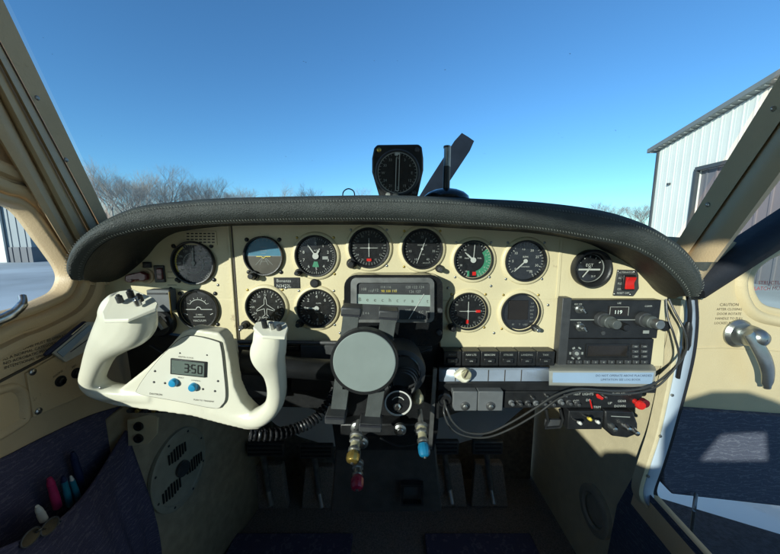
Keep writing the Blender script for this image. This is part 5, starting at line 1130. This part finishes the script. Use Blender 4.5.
# ================================================================== the yoke
YK = .45
t = thing('control_yoke', 'ivory two horned control yoke with digital clock in its hub, left of centre', 'control yoke', P(190,370,YK))
body = MB()
def sweep(mb, pts, n=18):
    ps = spline([P(x,y,Y) for x, y, Y, r_, s_ in pts], 6); rr_ = spline([V((r_, s_, 0)) for x, y, Y, r_, s_ in pts], 6); rows = []
    for i, q in enumerate(ps):
        tt = (ps[min(i+1, len(ps)-1)]-ps[max(i-1, 0)]).normalized(); u_ = tt.cross(Y3).normalized(); v_ = tt.cross(u_).normalized(); kk = YK/F
        rows.append([q+u_*rr_[i].x*kk*math.copysign(abs(math.cos(a))**.8, math.cos(a))+v_*rr_[i].y*kk*math.copysign(abs(math.sin(a))**.8, math.sin(a)) for a in [2*math.pi*j_/n for j_ in range(n)]])
    m_ = len(rows); vs = [p for r_ in rows for p in r_]; fs = []
    for i in range(m_-1):
        for j_ in range(n): l = (j_+1) % n; fs.append((i*n+j_, i*n+l, (i+1)*n+l, (i+1)*n+j_))
    fs.append(tuple(reversed(range(n)))); fs.append(tuple((m_-1)*n+j_ for j_ in range(n))); mb.add(vs, fs, True)
# (px, py, Y, half width across in px, half depth in px)
sweep(body, [(134,303,.402,20,12),(130,313,.404,24,15),(126,324,.408,24,16),(114,337,.416,18,15),(103,350,.426,13,12),(96,366,.436,10.5,11),(93,381,.444,9.8,11),(104,390,.449,9,11),(126,393,.451,8,10),(155,395,.452,9,9)])
sweep(body, [(270,329,.404,14,11),(270,342,.406,15,13),(268.5,355,.413,16,13),(275,372,.426,10.2,12),(277,392,.438,9,11),(272,407,.446,9.3,11),(258,417,.450,10,11),(238,415,.452,9,9),(215,407,.453,9,9)])
b = YF(YK); b.prism(poly([(186,330),(194,327),(222,331),(228,338),(233,358),(237,384),(244,400),(258,414),(262,426),(250,427),(225,421),(195,413),(160,408),(120,403),(102,398),(122,388),(150,366),(168,350)], YK), -.018, .009); body.add(b.v, b.f, True)
b = YF(YK); b.prism(poly([(192,345),(222,349),(226,380),(180,376),(170,366)], YK), -.05, 0); body.add(b.v, b.f, True)
def rem(o):
    m_ = o.modifiers.new('remesh', 'REMESH'); m_.mode = 'VOXEL'; m_.voxel_size = .0021; m_.use_smooth_shade = True
    s_ = o.modifiers.new('smooth', 'SMOOTH'); s_.factor = .5; s_.iterations = 9
body.build('wheel', 'ivory', t, mods=rem, smooth=0)
# hub plate, outline groove
pl_ = cspline([P(x,y,YK-.0115) for x, y in ((187,336),(216,341),(221,347),(224,370),(226,396),(222,405),(214,408),(178,401),(141,394),(138,388),(152,368),(168,350))], 4)
q = YF(YK-.0115); q.prism([(p.x, p.z) for p in pl_], -.004, .001); hp_ = q.build('hub_plate', 'ivory_plate', t, bevel=.0008)
q = MB(); q.tube([p+V((0,.0002,0)) for p in pl_], .0008, 6, closed=True); q.build('plate_groove', 'dark_grey', hp_)
an = R(-6.5); hx, hy = V((math.cos(an),0,math.sin(an))), V((-math.sin(an),0,math.cos(an)))
c_ = P(189,367.5,YK-.0125); kk = YK/F
q = MB(c_, hx, hy); q.box(0,0,.0012,36*kk,17*kk,.0024); cb_ = q.build('clock_bezel', 'black', t, bevel=.0006)
q = MB(c_, hx, hy); q.box(0,0,.0026,33*kk,14.5*kk,.0004); q.build('clock_display', 'lcd', cb_)
SEG = {'3':'abgcd','5':'afgcd','0':'abcdef','7':'abc'}
def seg7(mb, ch, x, y, w_, h_, th):
    P7 = {'a':(x,y+h_,x+w_,y+h_),'g':(x,y+h_/2,x+w_,y+h_/2),'d':(x,y,x+w_,y),'f':(x,y+h_/2,x,y+h_),'b':(x+w_,y+h_/2,x+w_,y+h_),'e':(x,y,x,y+h_/2),'c':(x+w_,y,x+w_,y+h_/2)}
    for s_ in SEG[ch]: mb.line(*P7[s_], th, .003)
q = MB(c_, hx, hy)
for ch, x in (('3',-3.2),('5',4),('0',10.5)): seg7(q, ch, x*kk, -4.2*kk, 3.8*kk, 8.4*kk, 1.2*kk)
for y in (-2,2): q.box(2.2*kk, y*kk, .003, 1.1*kk, 1.1*kk, .0003)
q.build('clock_digits', 'lcd_segment', cb_)
for x, y in ((174.5,382),(194,386.5)):
    q = MB(P(x,y,YK-.0125), hx, hy); q.lathe([(.0065,0),(.0062,.004),(.005,.0062),(.003,.0066)], n=24, cap1=True); q.build('blue_button', 'blue_button', hp_)
for x, y in ((180,353),(207,355),(155,371),(154,382),(218,381),(215,391),(165,383),(203,389)):
    q = MB(P(x,y,YK-.0125), hx, hy); q.lathe(dome(.0018 if y > 357 else .0012,.0012), n=10); q.build('screw', 'dark_grey', hp_)
q = MB(P(156,394,YK-.0125), hx, hy); q.text('DAVTRON', 0, 0, .0040, .0004); q.fr(P(204,400.5,YK-.0125)); q.text('PUSH TO TRANSMIT', 0, 0, .0034, .0004); q.fr(P(186,357.2,YK-.0125)); q.text('DIGITAL CLOCK', 0, 0, .0030, .0004); q.fr(P(181,377.5,YK-.0125)); q.text('SELECT', 0, 0, .0028, .0004); q.fr(P(196,380.5,YK-.0125)); q.text('CONTROL', 0, 0, .0028, .0004)
q.build('lettering', 'dark_text', t)
# horn top caps and switches
q = MB(); cap = [P(x,y,Y) for x, y, Y in ((110,297,.384),(119,291,.395),(133,289,.400),(154,298,.396),(158,303,.386),(156,308,.378),(128,319,.362),(104,320,.366),(102,312,.372))]
t_n = V((.02,-.25,.97)); low = [p-V((0,0,.0045)) for p in cap]; n_ = len(cap)
q.add(cap+low, [tuple(reversed(range(n_)))]+[(i, (i+1) % n_, (i+1) % n_+n_, i+n_) for i in range(n_)]+[tuple(range(n_, 2*n_))], True)
q.build('horn_cap', 'ivory', t, bevel=.001)
for x, y, Y_, m_ in ((130,293,.383,'black'),(139,297,.382,'black'),(137,301,.377,'metal'),(119,298,.38,'dark_grey')):
    p_ = P(x,y,Y_); q = MB(p_, X3, V((0,.93,.3))); q.cyl(0,0,.0038,-.006,.0025,16); q.cyl(0,0,.0022,.002,.0048,12); q.build('thumb_switch', m_, t)
for x, y, Y_, m_ in ((264,322,.383,'black'),(271,324,.383,'metal'),(279,327,.383,'dark_grey')):
    p_ = P(x,y,Y_); q = MB(p_, X3, V((0,.93,.3))); q.cyl(0,0,.0034,-.008,.0025,16); q.build('thumb_switch', m_, t)

cap = [P(x,y,Y) for x, y, Y in ((253,327,.384),(256,322,.396),(268,320,.400),(286,322,.398),(288,327,.386),(285,337,.372),(262,336,.370))]; low = [p-V((0,0,.004)) for p in cap]; n_ = len(cap)
q = MB(); q.add(cap+low, [tuple(reversed(range(n_)))]+[(i, (i+1) % n_, (i+1) % n_+n_, i+n_) for i in range(n_)]+[tuple(range(n_, 2*n_))], True); q.build('horn_cap', 'ivory', t, bevel=.001)

# seams and small fasteners on the moulded grips
for pts in (((113,322,.388),(107,338,.397),(98,354,.408),(91,370,.420),(89,384,.430)),((277,338,.388),(276,352,.392),(280,368,.406),(281,386,.42),(280,400,.43))):
    pass
for x, y, Y_ in ((100,388,.437),(270,408,.434),(262,350,.396),(112,326,.388)):
    q = MB(P(x,y,Y_), X3, Z3); q.lathe(dome(.0022,.001), n=10); q.build('grip_screw', 'dull_metal', t)
# small bits among the dark centre: clamp pins, hose and lettered tag
# ================================================================== on top of the glareshield
YT = .56
t = thing('bearing_indicator', 'black faceted indicator with thin double needle standing on top of the glareshield', 'gauge', P(398,200,YT))
q = YF(YT); q.prism(poly([(377,144.5),(419,144),(422,147),(423.5,158),(423.5,170),(417,199),(380,199),(372,172),(372,158),(374,148)], YT), -.10, 0); q.build('housing', 'black', t, bevel=.003)
kt = K(YT); c_ = P(397.5,173,YT)
q = MB(c_, X3, Z3); q.lathe([(21.5*kt,0),(21.5*kt,.003),(20.3*kt,.0045),(19.5*kt,.003),(19.5*kt,.0008)], n=56); q.build('bezel', 'dark_grey', t)
q = MB(c_, X3, Z3); q.lathe([(19.8*kt,.0008),(.001,.0009)], n=40, cap1=True); q.build('dial', 'dial_black', t)
r = 19.5*kt; q = MB(c_, X3, Z3); q.arc(r*.93,r*.97,0,360,.0012,48); q.ticks(r*.84,r*.93,0,360,36,.0006,.0014,True); numerals(q, ['N','3','6','E','12','15','S','21','24','W','30','33'], r*.70, .0062, 0, 360, closed=True); q.build('compass_ring', 'dim_mark', t)
q = MB(c_, X3, Z3); q.line(-r*.10,-r*.85,-r*.06,r*.7,.0011,.003); q.line(r*.05,-r*.85,r*.10,r*.85,.0011,.003); q.line(-r*.02,r*.88,.004,r*.88,.003,.003); q.line(-r*.1,-r*.85,r*.05,-r*.85,.0011,.003); q.build('needle', 'white_mark', t)
q = MB(c_, X3, Z3); q.box(-.002,r*.86,.0034,.005,.005,.001); q.build('lubber_mark', 'white_mark', t)
for x, y, m_ in ((379,150,'brass'),(417,150,'dark_grey'),(414,193,'dark_grey')): q = at(x,y,YT); q.lathe(dome(.0042,.0025), n=14); q.build('screw', m_, t)
q = at(395.5,196,YT); q.lathe([(.006,0),(.006,.006),(.004,.012)], n=16, cap1=True); q.build('knob', 'pewter', t); q = at(388,195,YT); q.lathe([(.0045,0),(.004,.005)], n=16, cap1=True); q.build('lamp', 'dim_mark', t)
t = thing('antenna_dome', 'black dome with upright metal tipped post on the glareshield, in front of the propeller', 'antenna', P(446,200,.62))
c_ = P(446,199.5,.62); kk = K(.62); q = MB(c_, X3, Y3); q.ez = Z3; q.lathe([(22*kk,0),(21*kk,.006),(17*kk,.013),(11*kk,.018),(5*kk,.0205),(.0008,.021)], n=40); q.build('dome', 'black_gloss', t, smooth=80)
q = MB(c_, X3, Y3); q.cyl(0,0,3.3*kk,.015,P(447,166,.62).z-c_.z,20); q.build('post', 'black', t)
q = MB(P(447,167,.62), X3, Y3); q.cyl(0,0,3.2*kk,0,P(447,146,.62).z-P(447,167,.62).z,20); q.build('metal_tip', 'dull_metal', t)
q = MB(P(447,146.5,.62), X3, Y3); q.cyl(0,0,3.3*kk,-.003,.001,20); q.build('tip_cap', 'dark_grey', t)
q = MB(); q.tube(spline([P(343,200,.75),P(343,193,.75),P(346,189.5,.75),P(350,189,.75),P(354,192,.75),P(355,200,.75)], 6), .0014, 8); q.build('wire_loop', 'black_cable', label='tiny dark wire loop rising behind the glareshield', cat='wire')
